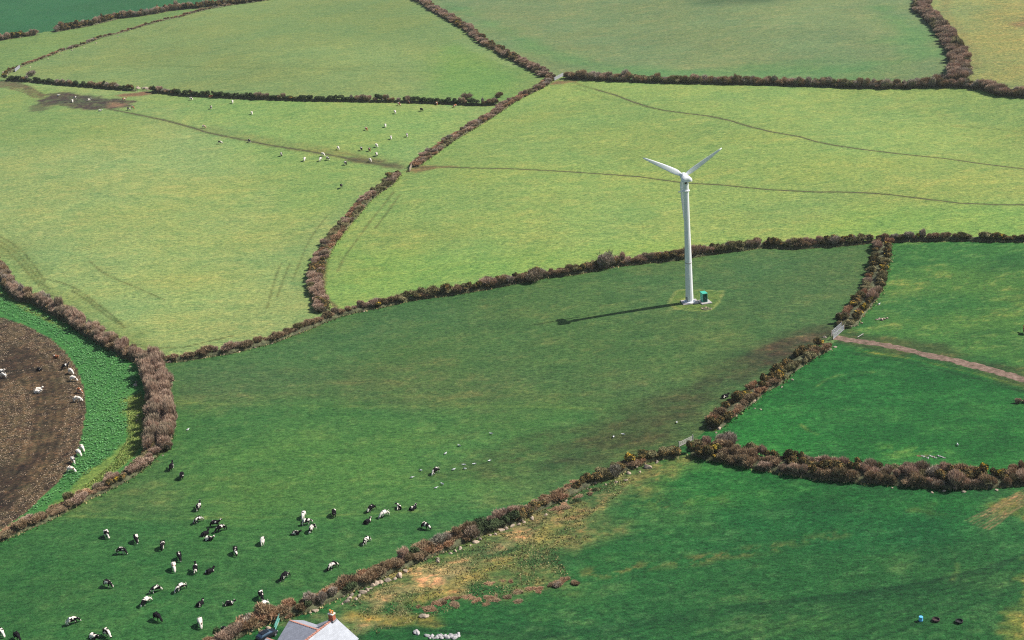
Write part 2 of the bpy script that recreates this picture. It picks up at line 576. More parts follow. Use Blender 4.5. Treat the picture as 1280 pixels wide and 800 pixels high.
FIELDS = [  # name, polygon (photograph px, following the hedges), colour as it reads in the sun, roughness
 ("far_dark", [(-90, 62), (10, 47), (45, 42), (90, 34), (125, 26), (160, 20), (195, 14), (250, 7), (300, 2), (420, -25), (-90, -60)], (52, 122, 78), .05),
 ("far_strip", [(-90, 62), (10, 47), (45, 42), (90, 34), (125, 26), (160, 20), (195, 14), (250, 7), (300, 2), (420, -25), (340, -4), (285, 6), (205, 24), (150, 40), (100, 56), (52, 72), (12, 88), (0, 99), (-90, 130)], (128, 166, 98), .05),
 ("top_left", [(0, 99), (12, 88), (52, 72), (100, 56), (150, 40), (205, 24), (285, 6), (340, -4), (420, -25), (500, -18), (515, -7), (560, 20), (585, 35), (615, 57), (665, 83), (688, 95), (655, 117), (622, 130), (560, 128), (380, 124), (230, 118), (168, 112), (80, 105), (6, 100)], (139, 170, 105), .05),
 ("top_centre", [(515, -7), (500, -18), (490, -60), (1180, -60), (1160, -10), (1150, 8), (1174, 30), (1197, 65), (1198, 105), (1100, 107), (880, 103), (690, 96), (640, 70), (600, 48), (560, 20)], (130, 160, 108), .12),
 ("top_right", [(1180, -60), (1160, -10), (1150, 8), (1174, 30), (1197, 65), (1198, 105), (1255, 116), (1400, 117), (1400, -60)], (152, 172, 106), .6),
 ("left", [(-90, 130), (0, 100), (80, 106), (168, 113), (230, 119), (380, 125), (560, 129), (622, 130), (655, 119), (585, 161), (518, 208), (494, 218), (455, 251), (412, 303), (395, 338), (396, 360), (406, 390), (382, 408), (320, 429), (250, 443), (207, 448), (184, 450), (158, 439), (90, 398), (26, 370), (0, 337), (-14, 318), (-90, 260)], (153, 185, 117), .1),
 ("centre_right", [(690, 96), (880, 103), (1100, 107), (1198, 105), (1255, 116), (1400, 118), (1400, 296), (1280, 298), (1085, 301), (957, 305), (852, 321), (752, 332), (637, 352), (532, 369), (470, 382), (406, 392), (396, 360), (395, 338), (412, 303), (455, 251), (494, 218), (518, 208), (585, 161), (655, 119)], (147, 184, 104), .1),
 ("turbine", [(207, 448), (250, 443), (320, 429), (382, 408), (470, 381), (532, 369), (637, 352), (752, 332), (852, 321), (957, 305), (1085, 301), (1103, 305), (1096, 341), (1080, 377), (1050, 410), (1013, 440), (965, 477), (902, 520), (862, 556), (795, 576), (735, 600), (645, 646), (557, 679), (475, 713), (407, 744), (332, 770), (270, 800), (220, 840), (-60, 840), (-60, 700), (0, 669), (95, 625), (162, 591), (193, 561), (201, 530), (193, 470)], (82, 128, 72), .35),
 ("right_upper", [(1085, 301), (1280, 298), (1400, 296), (1400, 520), (1278, 478), (1160, 446), (1050, 425), (1050, 410), (1080, 377), (1096, 341), (1103, 305)], (66, 134, 66), .15),
 ("right_middle", [(1050, 425), (1160, 446), (1278, 478), (1400, 520), (1400, 590), (1280, 594), (1185, 598), (1035, 587), (915, 567), (872, 556), (862, 556), (902, 520), (965, 477), (1013, 440)], (36, 118, 54), .45),
 ("lower_right", [(862, 556), (872, 556), (915, 567), (1035, 587), (1185, 598), (1280, 594), (1400, 590), (1400, 840), (220, 840), (270, 800), (332, 770), (407, 744), (475, 713), (557, 679), (645, 646), (735, 600), (795, 576)], (42, 112, 58), .55),
 ("kale", [(-14, 318), (0, 337), (26, 370), (90, 398), (158, 439), (184, 450), (193, 470), (201, 530), (193, 561), (162, 591), (95, 625), (0, 669), (-60, 700), (-90, 700), (-90, 260)], (78, 150, 78), .1),
]
SOIL = [(-90, 330), (-40, 375), (0, 396), (30, 406), (62, 422), (82, 440), (96, 460), (105, 485), (108, 510), (103, 540), (97, 565), (88, 582), (72, 604), (50, 624), (28, 644), (5, 660), (-30, 680), (-90, 700)]

# ------------------------------------------------------------------ the ground sheet
NR, NC = 1000, 760
s0, s1 = 115.0 ** -0.3, 1900.0 ** -0.3
rows = (s0 + (s1 - s0) * np.linspace(0, 1, NR)) ** (-1 / 0.3)
us = np.linspace(-0.53, 0.53, NC)
GX = (us[None, :] * (rows[:, None] + 40)).astype(np.float64)
GY = np.repeat(rows[:, None], NC, 1)
X = GX.ravel()
Y = GY.ravel()
Z = terr(X, Y)
fid = np.full(X.shape, -1, np.int32)
col = np.tile(alb(110, 150, 90), (len(X), 1))
rough = np.full(X.shape, 0.1, np.float32)
fpoly = {}
for k, (nm, poly, c, rr) in enumerate(FIELDS):
    P = W(poly)
    fpoly[nm] = P
    q = inside(X, Y, P)
    fid[q] = k
    col[q] = alb(*c)
    rough[q] = rr
FI = {f[0]: i for i, f in enumerate(FIELDS)}


def blend(mask, c, field=None):
    m = mask.astype(np.float64)
    if field is not None:
        if isinstance(field, str):
            field = [field]
        ok = np.zeros(X.shape, bool)
        for f in field:
            ok |= fid == FI[f]
        m = m * ok
    idx = np.where(m > 0.003)[0]
    mm = m[idx][:, None]
    col[idx] = col[idx] * (1 - mm) + np.asarray(c) * mm


def broken(sc, seed, lo=.42, hi=.58):
    return sst(lo, hi, fbm(X * .6, Y, sc, seed))


def patch(pts, c, soft=6.0, strength=1.0, field=None, rag=0.6, seed=1, rgh=None, brk=0.0):
    P = W(pts)
    q = inside(X, Y, P)
    d = dist(X, Y, P, soft * 2.5, True)
    sd_ = np.where(q, np.minimum(d, soft * 2.5), -d)
    sd_ = sd_ + (fbm(X, Y, soft * 1.8, seed) - 0.5) * soft * 2.4 * rag
    m = sst(-soft * .5, soft * .5, sd_) * strength
    if brk:
        m = m * (1 - brk + brk * broken(2.4, seed + 5))
    blend(m, alb(*c), field)
    if rgh is not None:
        rough[:] = rough * (1 - m) + rgh * m


def path(pts, c, w=0.8, strength=1.0, field=None, seed=1, soft=0.7, fade=0.35, brk=0.0):
    P = W(pts)
    d = dist(X, Y, P, w * 4 + 3)
    m = 1 - sst(w * (1 - soft), w * (1 + soft), d + (vn(X, Y, 2.5, seed) - .5) * w * .8)
    m = m * strength * (1 - fade + fade * vn(X, Y, 7.0, seed + 3) * 1.6).clip(0, 1)
    if brk:
        m = m * (1 - brk + brk * broken(1.6, seed + 5))
    blend(m, alb(*c), field)


# broad variation of every field
big = fbm(X, Y, 70.0, 3)
md = fbm(X, Y, 18.0, 8)
col *= (1 + (big - .5) * .18)[:, None] * np.array([1, .93, 1])
col *= (1 + (md - .5) * .16)[:, None]
yel = sst(.45, .75, fbm(X, Y, 40.0, 21))
for f in ("left", "centre_right", "top_left", "far_strip"):
    q = fid == FI[f]
    col[q] *= 1 + yel[q][:, None] * np.array([.07, .02, .0])

# left pasture
patch([(230, 125), (620, 132), (500, 205), (420, 290), (390, 350), (330, 330), (330, 220)], (138, 182, 100), 45, .6, "left", .5, 2)
patch([(120, 260), (380, 200), (350, 340), (300, 420), (200, 430), (120, 380)], (163, 184, 110), 50, .55, "left", .5, 5)
patch([(-40, 100), (200, 118), (170, 170), (-40, 190)], (132, 166, 96), 40, .6, "left", .5, 6)
patch([(52, 122), (62, 118), (80, 115), (110, 118), (150, 124), (172, 129), (160, 133), (140, 136), (120, 137), (90, 135), (62, 132), (48, 128)], (80, 70, 72), 4, .97, "left", 1.2, 3, .9, .25)
patch([(42, 132), (56, 130), (62, 137), (50, 140), (40, 138)], (92, 92, 76), 6, .7, "left", 1.2, 4)
patch([(138, 128), (170, 129), (152, 134), (135, 134)], (160, 132, 110), 5, .7, "left", .8, 7)
patch([(150, 118), (190, 113), (192, 117), (172, 120), (155, 121)], (146, 104, 90), 6, .9, "left", .7, 9)
for o in (-3, 0, 3, 6):
    path([(-20, 100 + o), (12, 104 + o), (30, 109 + o), (42, 115 + o), (55, 120 + o * .5)], (104, 84, 72), .9, .8, "left", 5 + o)
patch([(-10, 99), (28, 103), (40, 110), (20, 109), (-10, 107)], (112, 90, 80), 6, .6, "left", 1, 11)
T1 = [(135, 136), (150, 139), (180, 145), (205, 150), (220, 154), (245, 161), (260, 166), (300, 174), (340, 182), (380, 188), (420, 195), (460, 203), (492, 208)]
path(T1, (88, 84, 62), .95, .95, "left", 12)
path([(a, b - 4) for a, b in T1[6:]], (140, 146, 92), 5, .5, "left", 13)
path([(440, 199), (470, 203), (498, 209)], (104, 88, 72), 3, .8, "left", 13)
path([(360, 187), (420, 190), (470, 199)], (128, 128, 82), 1.0, .5, "left", 14)
for pts in ([(-10, 290), (15, 304), (30, 316), (44, 334), (56, 352)], [(-10, 296), (12, 309), (26, 321), (40, 338), (52, 354), (62, 362)],
            [(-10, 300), (8, 313), (24, 328), (36, 342), (50, 358)], [(56, 348), (75, 353), (92, 359), (110, 371), (128, 385), (146, 399), (156, 410)],
            [(90, 363), (112, 378), (132, 394), (150, 405)], [(52, 360), (70, 372), (95, 392), (130, 410), (165, 428), (190, 436), (230, 434), (290, 420)]):
    path(pts, (94, 104, 62), .42, .85, "left", 15)
patch([(-10, 292), (30, 318), (60, 350), (110, 372), (160, 412), (200, 440), (150, 432), (90, 396), (50, 365), (20, 335), (-10, 312)], (128, 146, 84), 9, .5, "left", .8, 16)
path([(112, 326), (125, 338), (135, 344), (150, 351), (165, 357), (190, 368), (206, 375)], (102, 112, 68), .35, .8, "left", 17)
for pts in ([(409, 270), (397, 285), (386, 301), (378, 320), (372, 335), (365, 352)], [(352, 328), (345, 345), (340, 362), (334, 385)], [(362, 330), (354, 350), (346, 372)]):
    path(pts, (104, 118, 70), .36, .65, "left", 18)
# centre right pasture
T2 = [(505, 211), (520, 209), (545, 208.5), (590, 210), (640, 211), (700, 214), (760, 218), (800, 221), (820, 224), (860, 229), (900, 231), (960, 237), (1020, 240), (1050, 240), (1080, 241), (1110, 243), (1150, 248), (1200, 254), (1250, 256), (1310, 256)]
T3 = [(718, 103), (728, 107), (745, 112), (770, 119), (790, 127), (812, 134), (830, 138), (860, 142), (885, 145), (910, 150), (940, 159), (965, 165), (1000, 171), (1020, 177), (1045, 182), (1080, 187), (1130, 193), (1180, 198), (1230, 205), (1310, 215)]
path(T2, (88, 94, 56), .75, .9, "centre_right", 20)
path(T3, (100, 104, 60), .8, .85, "centre_right", 22)
path([(712, 106), (730, 113), (750, 121), (775, 127), (800, 132), (820, 136)], (120, 140, 76), .6, .6, "centre_right", 23)
path([(1190, 157), (1240, 161), (1310, 168)], (124, 136, 76), .8, .5, "centre_right", 24)
patch([(508, 214), (520, 207), (545, 206), (570, 208), (545, 211), (520, 215)], (140, 118, 84), 3, .9, "centre_right", .7, 25)
patch([(690, 100), (720, 101), (705, 104), (688, 106)], (140, 106, 88), 4, .8, "centre_right", .8, 26)
patch([(600, 220), (900, 170), (1330, 180), (1330, 250), (900, 250)], (162, 186, 102), 50, .4, "centre_right", .5, 27)
patch([(1080, 205), (1330, 205), (1330, 240), (1100, 232)], (172, 180, 98), 30, .35, "centre_right", .8, 28)
patch([(420, 310), (640, 320), (1080, 270), (1330, 262), (1330, 296), (1000, 300), (640, 345), (420, 385)], (142, 186, 92), 35, .6, "centre_right", .5, 29)
for pts in ([(492, 240), (478, 258), (463, 276), (452, 292), (440, 308), (430, 322), (422, 340)], [(420, 300), (411, 320), (407, 340), (405, 362)], [(500, 243), (486, 263), (470, 284)]):
    path(pts, (116, 128, 76), .5, .75, "centre_right", 30)
# top fields
path([(200, 82), (320, 86), (450, 88), (560, 90), (650, 95)], (120, 144, 88), 1.6, .5, "top_left", 31)
path([(100, 80), (250, 80), (400, 83)], (124, 150, 92), 1.6, .35, "top_left", 31)
for o in range(4):
    path([(500 + o * 8, -5), (530 + o * 6, 22), (565 + o * 6, 50), (600 + o * 5, 68), (640 + o * 4, 84)], (166, 190, 138), .8, .4, "top_left", 32 + o, 1.2)
patch([(280, 15), (520, -10), (640, 60), (500, 60), (350, 45)], (132, 160, 100), 50, .7, "top_left", .6, 36)
patch([(560, 60), (690, 96), (620, 125), (520, 120)], (116, 170, 84), 30, .6, "top_left", .5, 37)
patch([(860, -20), (1000, -20), (960, 3), (880, 4)], (66, 104, 72), 40, .8, "top_centre", .5, 38)
patch([(560, 5), (660, 60), (760, 95), (1080, 100), (1190, 70), (1170, 40), (1100, 10), (1120, 70), (900, 85), (740, 80), (640, 40)], (88, 154, 92), 25, .6, "top_centre", .6, 39)
patch([(1195, 10), (1260, -20), (1330, -20), (1330, 100), (1240, 95), (1210, 60)], (166, 166, 98), 30, .7, "top_right", 1.0, 40, 1.0)
patch([(1260, 30), (1290, 25), (1290, 40), (1230, 40)], (150, 122, 90), 14, .7, "top_right", 1.3, 41, 1.0)
path([(1185, -10), (1180, 15), (1200, 40), (1215, 60), (1218, 85)], (150, 140, 92), 3, .4, "top_right", 42)
# turbine field: worn upper part, lusher foot, mud at the gate
patch([(150, 500), (300, 508), (500, 510), (700, 508), (760, 512), (740, 560), (560, 625), (400, 660), (-60, 720), (-60, 840), (250, 840), (200, 520)], (74, 129, 70), 14, .85, "turbine", .3, 50, .3)
patch([(-60, 655), (95, 648), (250, 650), (330, 647), (500, 641), (600, 634), (690, 620), (560, 685), (400, 745), (270, 800), (200, 840), (-60, 840)], (58, 120, 66), 7, .8, "turbine", .4, 51, .3)
patch([(300, 560), (560, 530), (600, 600), (480, 636), (300, 640)], (92, 142, 72), 26, .6, "turbine", .6, 52)
patch([(215, 455), (480, 385), (700, 350), (1080, 305), (1080, 330), (700, 400), (500, 440), (330, 480), (220, 500)], (78, 122, 76), 25, .5, "turbine", .6, 53)
patch([(250, 490), (400, 450), (640, 440), (860, 470), (830, 505), (560, 503), (300, 500)], (92, 114, 78), 22, .5, "turbine", .9, 54, .5, .5)
patch([(1035, 412), (1010, 420), (960, 432), (900, 455), (820, 490), (700, 540), (560, 590), (640, 600), (760, 560), (850, 540), (900, 510), (960, 470), (1010, 438)], (78, 92, 60), 14, .6, "turbine", .9, 55, .8, .45)
patch([(1040, 412), (1015, 416), (985, 424), (955, 438), (925, 455), (960, 452), (985, 445), (1012, 434), (1040, 424)], (78, 68, 56), 7, .95, "turbine", .8, 56, .9, .35)
patch([(1000, 420), (1022, 418), (1018, 426), (998, 427)], (120, 100, 92), 4, .6, "turbine", .9, 57)
patch([(780, 400), (980, 350), (1060, 330), (1050, 380), (960, 410), (860, 440)], (88, 120, 72), 20, .5, "turbine", .9, 58, .5)
patch([(1030, 416), (990, 424), (950, 440), (900, 462), (850, 492), (800, 520), (740, 552), (690, 580), (740, 580), (800, 562), (860, 545), (890, 522), (930, 492), (975, 458), (1015, 436)], (74, 76, 56), 10, .6, "turbine", 1.0, 155, .8, .5)
path([(200, 503), (300, 506), (420, 508), (560, 508), (660, 508), (762, 511)], (112, 148, 82), .55, .6, "turbine", 59, 1.0, .9)
path([(85, 645), (180, 649), (330, 647), (420, 644), (500, 640), (610, 634), (700, 618)], (116, 152, 82), .4, .5, "turbine", 60, 1.0, .9)
patch([(-60, 720), (60, 700), (90, 760), (60, 820), (-60, 830)], (46, 106, 60), 14, .5, "turbine", .8, 61)
# plot round the turbine
PLOT = [(841, 371), (845, 364), (858, 362), (905, 364), (899, 377), (891, 386), (880, 389), (862, 388), (845, 386), (836, 379)]
patch(PLOT, (112, 142, 72), 1.0, .85, "turbine", .5, 62, .6)
Pp = W(PLOT)
dpl = dist(X, Y, Pp, 8, True)
blend(.75 * (1 - sst(.2, .7, dpl + (vn(X, Y, 1.5, 4) - .5) * .5)) * .9, alb(158, 172, 102), "turbine")
# right fields
patch([(1110, 360), (1290, 330), (1290, 460), (1180, 430), (1110, 400)], (98, 140, 68), 16, .45, "right_upper", 1.0, 63, .5)
patch([(1095, 365), (1160, 375), (1290, 372), (1290, 388), (1150, 392), (1090, 385)], (38, 116, 62), 10, .6, "right_upper", .9, 64)
patch([(1040, 418), (1060, 412), (1130, 424), (1200, 442), (1290, 470), (1290, 482), (1160, 450), (1050, 428)], (70, 88, 54), 7, .8, ["right_upper", "right_middle"], .9, 65)
TR = [(1044, 422), (1060, 425), (1085, 428), (1110, 432), (1140, 439), (1165, 445), (1190, 450), (1210, 455), (1240, 463), (1265, 470), (1330, 489)]
path([(1064, 441), (1100, 447), (1140, 453), (1180, 464), (1220, 473), (1270, 487), (1330, 505)], (30, 66, 40), .7, .7, "right_middle", 67, 1.0, .4, .4)
path([(1070, 438), (1104, 443), (1146, 449), (1184, 459), (1224, 468), (1274, 482), (1330, 499)], (118, 146, 62), .35, .7, "right_middle", 68, 1.0, .4, .5)
patch([(905, 520), (960, 482), (1010, 520), (1000, 560), (900, 548)], (46, 140, 64), 14, .6, "right_middle", .9, 69)
patch([(1080, 560), (1160, 548), (1240, 560), (1330, 520), (1330, 590), (1100, 578)], (48, 130, 62), 14, .5, "right_middle", .9, 70)
path([(1022, 482), (1034, 474), (1048, 469), (1068, 466), (1092, 465)], (112, 150, 78), .4, .6, "right_middle", 71, 1.0, .5, .6)
path([(1000, 530), (1010, 538), (1022, 543)], (130, 160, 84), .3, .7, "right_middle", 72, 1.0, .4, .5)
path([(1110, 560), (1130, 567), (1150, 564)], (104, 158, 76), 2.0, .5, "right_middle", 73, 1.0, .4, 1.0)
# lower right: rough ochre ground by the hedge, straw at the east gateway
patch([(360, 790), (407, 750), (475, 719), (557, 685), (645, 652), (735, 606), (800, 580), (850, 575), (800, 605), (740, 640), (760, 665), (700, 690), (720, 730), (640, 740), (560, 750), (480, 770), (450, 800), (400, 830)], (122, 134, 84), 9, .85, "lower_right", .9, 80, .9, .55)
patch([(400, 775), (430, 765), (470, 735), (540, 705), (600, 680), (660, 655), (715, 638), (690, 665), (640, 690), (590, 712), (555, 735), (500, 757), (500, 775), (450, 785)], (188, 168, 124), 6, .95, "lower_right", 1.0, 81, .9, .4)
path([(720, 632), (690, 660), (650, 692), (600, 715), (560, 735), (520, 752)], (176, 162, 92), 1.6, .7, "lower_right", 82, 1.0, .4, .6)
path([(445, 770), (480, 776), (520, 775), (545, 778)], (182, 158, 84), 1.4, .85, "lower_right", 83, 1.0, .4, .5)
path([(660, 640), (640, 662), (690, 655), (720, 640)], (176, 142, 108), 2.4, .7, "lower_right", 84, 1.0, .4, .9)
path([(738, 716), (770, 715), (800, 708), (840, 706), (880, 698), (930, 690), (965, 684), (1000, 677), (1050, 668)], (132, 134, 78), 1.3, .8, "lower_right", 85, 1.2, .8, 1.0)
path([(820, 600), (790, 620), (840, 632), (870, 622), (905, 620)], (92, 136, 70), 2.5, .5, "lower_right", 86, 1.0, .4, 1.0)
path([(470, 783), (540, 788), (600, 792), (700, 796)], (20, 60, 40), .5, .7, "lower_right", 87)
path([(520, 778), (600, 783), (680, 785)], (20, 62, 42), .4, .6, "lower_right", 88)
patch([(1198, 640), (1228, 622), (1330, 606), (1330, 632), (1300, 648), (1262, 640), (1230, 646)], (142, 134, 62), 5, .8, "lower_right", 1.2, 89, .6, .6)
patch([(1148, 640), (1165, 636), (1176, 646), (1160, 650)], (116, 122, 66), 4, .7, "lower_right", 1.2, 90, .5, .8)
for o in range(7):
    path([(1330, 601 + o * 3.5), (1280, 612 + o * 3.2), (1256 + o * 1.5, 624 + o * 2.6), (1234 + o * 3, 638 + o * 2.2), (1206 + o * 5, 651 + o * 1.8)], (164, 136, 108), .2, .8, "lower_right", 91 + o, 1.0, .6, .5)
for pts in ([(1040, 636), (1062, 636), (1080, 645), (1096, 657)], [(1055, 633), (1075, 636), (1094, 644), (1110, 654)], [(1140, 690), (1155, 681), (1166, 682), (1173, 690), (1176, 700)],
            [(1184, 682), (1192, 692), (1197, 705), (1198, 714), (1192, 724), (1184, 738)], [(1100, 662), (1130, 668), (1160, 660), (1190, 655)]):
    path(pts, (86, 138, 78), .28, .6, "lower_right", 99, 1.0, .5, .7)
path([(1197, 705), (1196, 716), (1190, 724)], (142, 160, 88), .4, .7, "lower_right", 100, 1.0, .4, .6)
patch([(560, 760), (700, 742), (900, 705), (1200, 690), (1262, 740), (1250, 830), (560, 830)], (42, 104, 58), 18, .7, "lower_right", .8, 101, .5)
patch([(860, 590), (1000, 600), (1180, 630), (1060, 640), (900, 620)], (38, 124, 58), 14, .6, "lower_right", .9, 102)
patch([(900, 640), (1100, 640), (1180, 670), (1100, 690), (900, 670)], (20, 104, 56), 14, .6, "lower_right", .9, 103)
patch([(1284, 700), (1278, 745), (1265, 772), (1258, 830), (1330, 830), (1330, 700)], (124, 142, 72), 3, .85, "lower_right", 1.2, 104, .8, .4)
for o in range(14):   # drill lines left by the last cut
    path([(560 + o * 40, 830 - o * 2), (700 + o * 40, 792 - o * 3), (900 + o * 36, 758 - o * 3.5), (1200 + o * 10, 740 - o * 6)], (18, 70, 44), .35, .5, "lower_right", 105 + o, 1.0)
# crop strip and grazed soil
patch([(150, 500), (166, 495), (182, 500), (184, 540), (170, 570), (140, 590), (120, 612), (60, 640), (110, 590), (150, 560), (162, 540)], (136, 164, 84), 2.0, .9, "kale", .8, 110, .5)
path([(0, 366), (20, 378), (45, 392), (62, 400), (80, 410)], (150, 164, 84), .9, .8, "kale", 111)
patch([(-20, 322), (8, 338), (30, 362), (10, 358), (-20, 340)], (120, 160, 84), 3, .6, "left", .8, 112)
SP = W(SOIL)
sin_ = inside(X, Y, SP)
sdist = dist(X, Y, SP, 40, True)
soil_mask = sin_ & (fid == FI["kale"])
n1 = fbm(X, Y, 1.6, 40)
lt = alb(124, 106, 84)
dk = alb(50, 41, 42)
light = np.clip((n1 * 1.7 - .25) * (1 + .3 * np.sin(sdist * 2.9 + 1.5 * vn(X, Y, 9.0, 66))), 0.02, 1)
q = np.where(soil_mask)[0]
col[q] = dk * (1 - light[q])[:, None] + lt * light[q][:, None]
patch([(15, 430), (50, 440), (74, 466), (83, 500), (80, 540), (68, 575), (45, 600), (10, 636), (-40, 660), (-40, 596), (15, 580), (38, 552), (45, 520), (40, 494), (25, 478), (-40, 484), (-40, 456), (5, 452)], (54, 45, 46), 9, .72, "kale", 1.2, 115, None, .3)
rough[q] = .9
# grass margin and trodden strip along every hedge
for h in HEDGES:
    d = dist(X, Y, HLINES[h[0]], 12)
    w = h[3] / 2
    m = (1 - sst(w + .6, w + 3.6, d + (fbm(X, Y, 6, 60) - .5) * 3)) * .5
    idx = np.where(m > .01)[0]
    col[idx] *= 1 + m[idx][:, None] * np.array([-.12, .06, -.12])
    m = (1 - sst(w * .7, w + .7, d + (fbm(X, Y, 3, 61) - .5) * 1.6)) * .9
    blend(m, alb(86, 92, 58))
path([(400, 320), (404, 340), (402, 360), (410, 375), (420, 384)], (120, 96, 78), .8, .8, "centre_right", 62)
for f, am in (("lower_right", .8), ("right_middle", .7), ("right_upper", .9), ("turbine", .35), ("left", .13), ("centre_right", .14), ("top_centre", .15), ("top_right", .15)):
    q = np.where(fid == FI[f])[0]
    x_, y_ = X[q], Y[q]
    hi_ = sst(.52, .72, fbm(x_ * .55, y_, 8.0, 131))[:, None] * am
    lo_ = sst(.50, .70, fbm(x_ * .6, y_, 13.0, 141))[:, None] * am
    col[q] *= (1 + hi_ * np.array([.85, .22, .25])) * (1 - lo_ * np.array([.42, .24, .20]))
    sm = sst(.60, .70, fbm(x_ * .6, y_, 2.0, 151))[:, None] * am
    col[q] *= 1 + sm * np.array([1.1, .35, .5])
col = np.clip(col, 0.004, 0.6)

# one surface, cut along the field boundaries into one object per field
soil_f = len(FIELDS)
face_f = fid.reshape(NR, NC)[:-1, :-1].copy()
sf = soil_mask.reshape(NR, NC)[:-1, :-1]
face_f[sf] = soil_f
vidx = np.arange(NR * NC, dtype=np.int32).reshape(NR, NC)
quads = np.stack([vidx[:-1, :-1], vidx[:-1, 1:], vidx[1:, 1:], vidx[1:, :-1]], -1)
FNAMES = {"kale": "grass_verge"}
for k in list(range(-1, soil_f + 1)):
    Q = quads[face_f == k]
    if not len(Q):
        continue
    used, inv = np.unique(Q.ravel(), return_inverse=True)
    name = "ground" if k == -1 else ("grazed_soil" if k == soil_f else FNAMES.get(FIELDS[k][0], "pasture"))
    me = bpy.data.meshes.new(name)
    me.vertices.add(len(used))
    me.vertices.foreach_set("co", np.stack([X[used], Y[used], Z[used]], 1).astype(np.float32).ravel())
    n = len(Q)
    me.loops.add(n * 4)
    me.loops.foreach_set("vertex_index", inv.astype(np.int32))
    me.polygons.add(n)
    me.polygons.foreach_set("loop_start", np.arange(0, n * 4, 4, dtype=np.int32))
    me.polygons.foreach_set("loop_total", np.full(n, 4, dtype=np.int32))
    me.update(calc_edges=True)
    a = me.attributes.new("Col", 'FLOAT_COLOR', 'POINT')
    a.data.foreach_set("color", np.concatenate([col[used], np.ones((len(used), 1))], 1).astype(np.float32).ravel())
    a = me.attributes.new("rough", 'FLOAT', 'POINT')
    a.data.foreach_set("value", rough[used].astype(np.float32))
    me.polygons.foreach_set("use_smooth", np.ones(n, dtype=bool))
    me.materials.append(MAT['soil'] if k == soil_f else MAT['pasture'])
    o = mesh_obj(name, me)
    tag(o, kind="structure")

# farmland beyond and below the detailed sheet, out to the horizon
me = bpy.data.meshes.new("farmland")
G = 40
vs = []
for j in range(G + 1):
    for i in range(G + 1):
        vs.append(((i / G - .5) * 24000, (j / G - .5) * 24000 + 4000, -4.5))
fs = [(j * (G + 1) + i, j * (G + 1) + i + 1, (j + 1) * (G + 1) + i + 1, (j + 1) * (G + 1) + i) for j in range(G) for i in range(G)]
me.from_pydata(vs, [], fs)
a = me.attributes.new("Col", 'FLOAT_COLOR', 'POINT')
cc = []
rr = random.Random(3)
for v in vs:
    c = [alb(120, 160, 90), alb(80, 130, 75), alb(140, 168, 96)][rr.randrange(3)]
    cc += [c[0], c[1], c[2], 1.0]
a.data.foreach_set("color", cc)
me.attributes.new("rough", 'FLOAT', 'POINT')
me.materials.append(MAT['pasture'])
tag(mesh_obj("farmland", me), kind="structure")


# dirt track
def ribbon(name, pts, wid, mat, lift=0.05, step=1.2, rag=0.4):
    P = W(pts)
    res = []
    for i in range(len(P) - 1):
        L = np.hypot(*(P[i + 1] - P[i]))
        k = max(1, int(L / step))
        for j in range(k):
            res.append(P[i] + (P[i + 1] - P[i]) * j / k)
    res.append(P[-1])
    res = np.array(res)
    vs, fs = [], []
    r = random.Random(5)
    m = 6
    for i, p in enumerate(res):
        a = res[max(0, i - 2)]
        b = res[min(len(res) - 1, i + 2)]
        d = (b - a) / (np.hypot(*(b - a)) + 1e-9)
        nrm = np.array([-d[1], d[0]])
        w = wid * (1 + (vn(np.array([p[0]]), np.array([p[1]]), 6., 4)[0] - .5) * .4)
        for j in range(m + 1):
            u = j / m * 2 - 1
            off = u * w / 2 + (r.uniform(-rag, rag) if j in (0, m) else 0)
            q = p + nrm * off
            z = float(terr(q[0], q[1])) + (lift if 0 < j < m else -0.03) + (-.035 if j in (2, 4) else 0)
            vs.append((q[0], q[1], z))
    for i in range(len(res) - 1):
        for j in range(m):
            k = i * (m + 1) + j
            fs.append((k, k + m + 1, k + m + 2, k + 1))
    me = bpy.data.meshes.new(name)
    me.from_pydata(vs, [], fs)
    me.materials.append(mat)
    o = mesh_obj(name, me)
    tag(o, kind="structure")
    return o


def track_mat():
    m, nt, b = new_mat("reddish_dirt_track")
    c = coords(nt)
    n = noise(nt, c, 0.7, 6, 0.75)
    n2 = noise(nt, c, 3.0, 4, 0.7)
    cc = ramp(nt, n, [(0.3, (0.07, 0.062, 0.035)), (0.46, (0.15, 0.10, 0.075)), (0.60, (0.23, 0.155, 0.12)), (0.74, (0.40, 0.31, 0.26))])
    cc = mul(nt, cc, ramp(nt, n2, [(0.3, g3(.7)), (.7, g3(1.25))]))
    nt.links.new(cc, b.inputs["Base Color"])
    bump(nt, b, n2, 0.6, 0.15)
    return m


def path_mat():
    m, nt, b = new_mat("trodden_cattle_path")
    c = coords(nt)
    n = noise(nt, c, 0.5, 5, 0.7)
    cc = ramp(nt, n, [(0.3, (0.05, 0.048, 0.03)), (0.55, (0.085, 0.09, 0.04)), (0.72, (0.13, 0.16, 0.055))])
    nt.links.new(cc, b.inputs["Base Color"])
    return m


PM = path_mat()
ribbon("cattle_path", T1, 1.3, PM, 0.04, 2.0, 0.25)
ribbon("cattle_path", T2, 1.1, PM, 0.04, 2.0, 0.25)
ribbon("cattle_path", T3[2:], 1.2, PM, 0.04, 2.0, 0.25)
ribbon("dirt_track", TR, 3.3, track_mat(), 0.06, 1.0, 0.5)


# ------------------------------------------------------------------ bushes
def rdir(n):
    v = rng.normal(size=(n, 3))
    return v / np.linalg.norm(v, axis=1, keepdims=True)


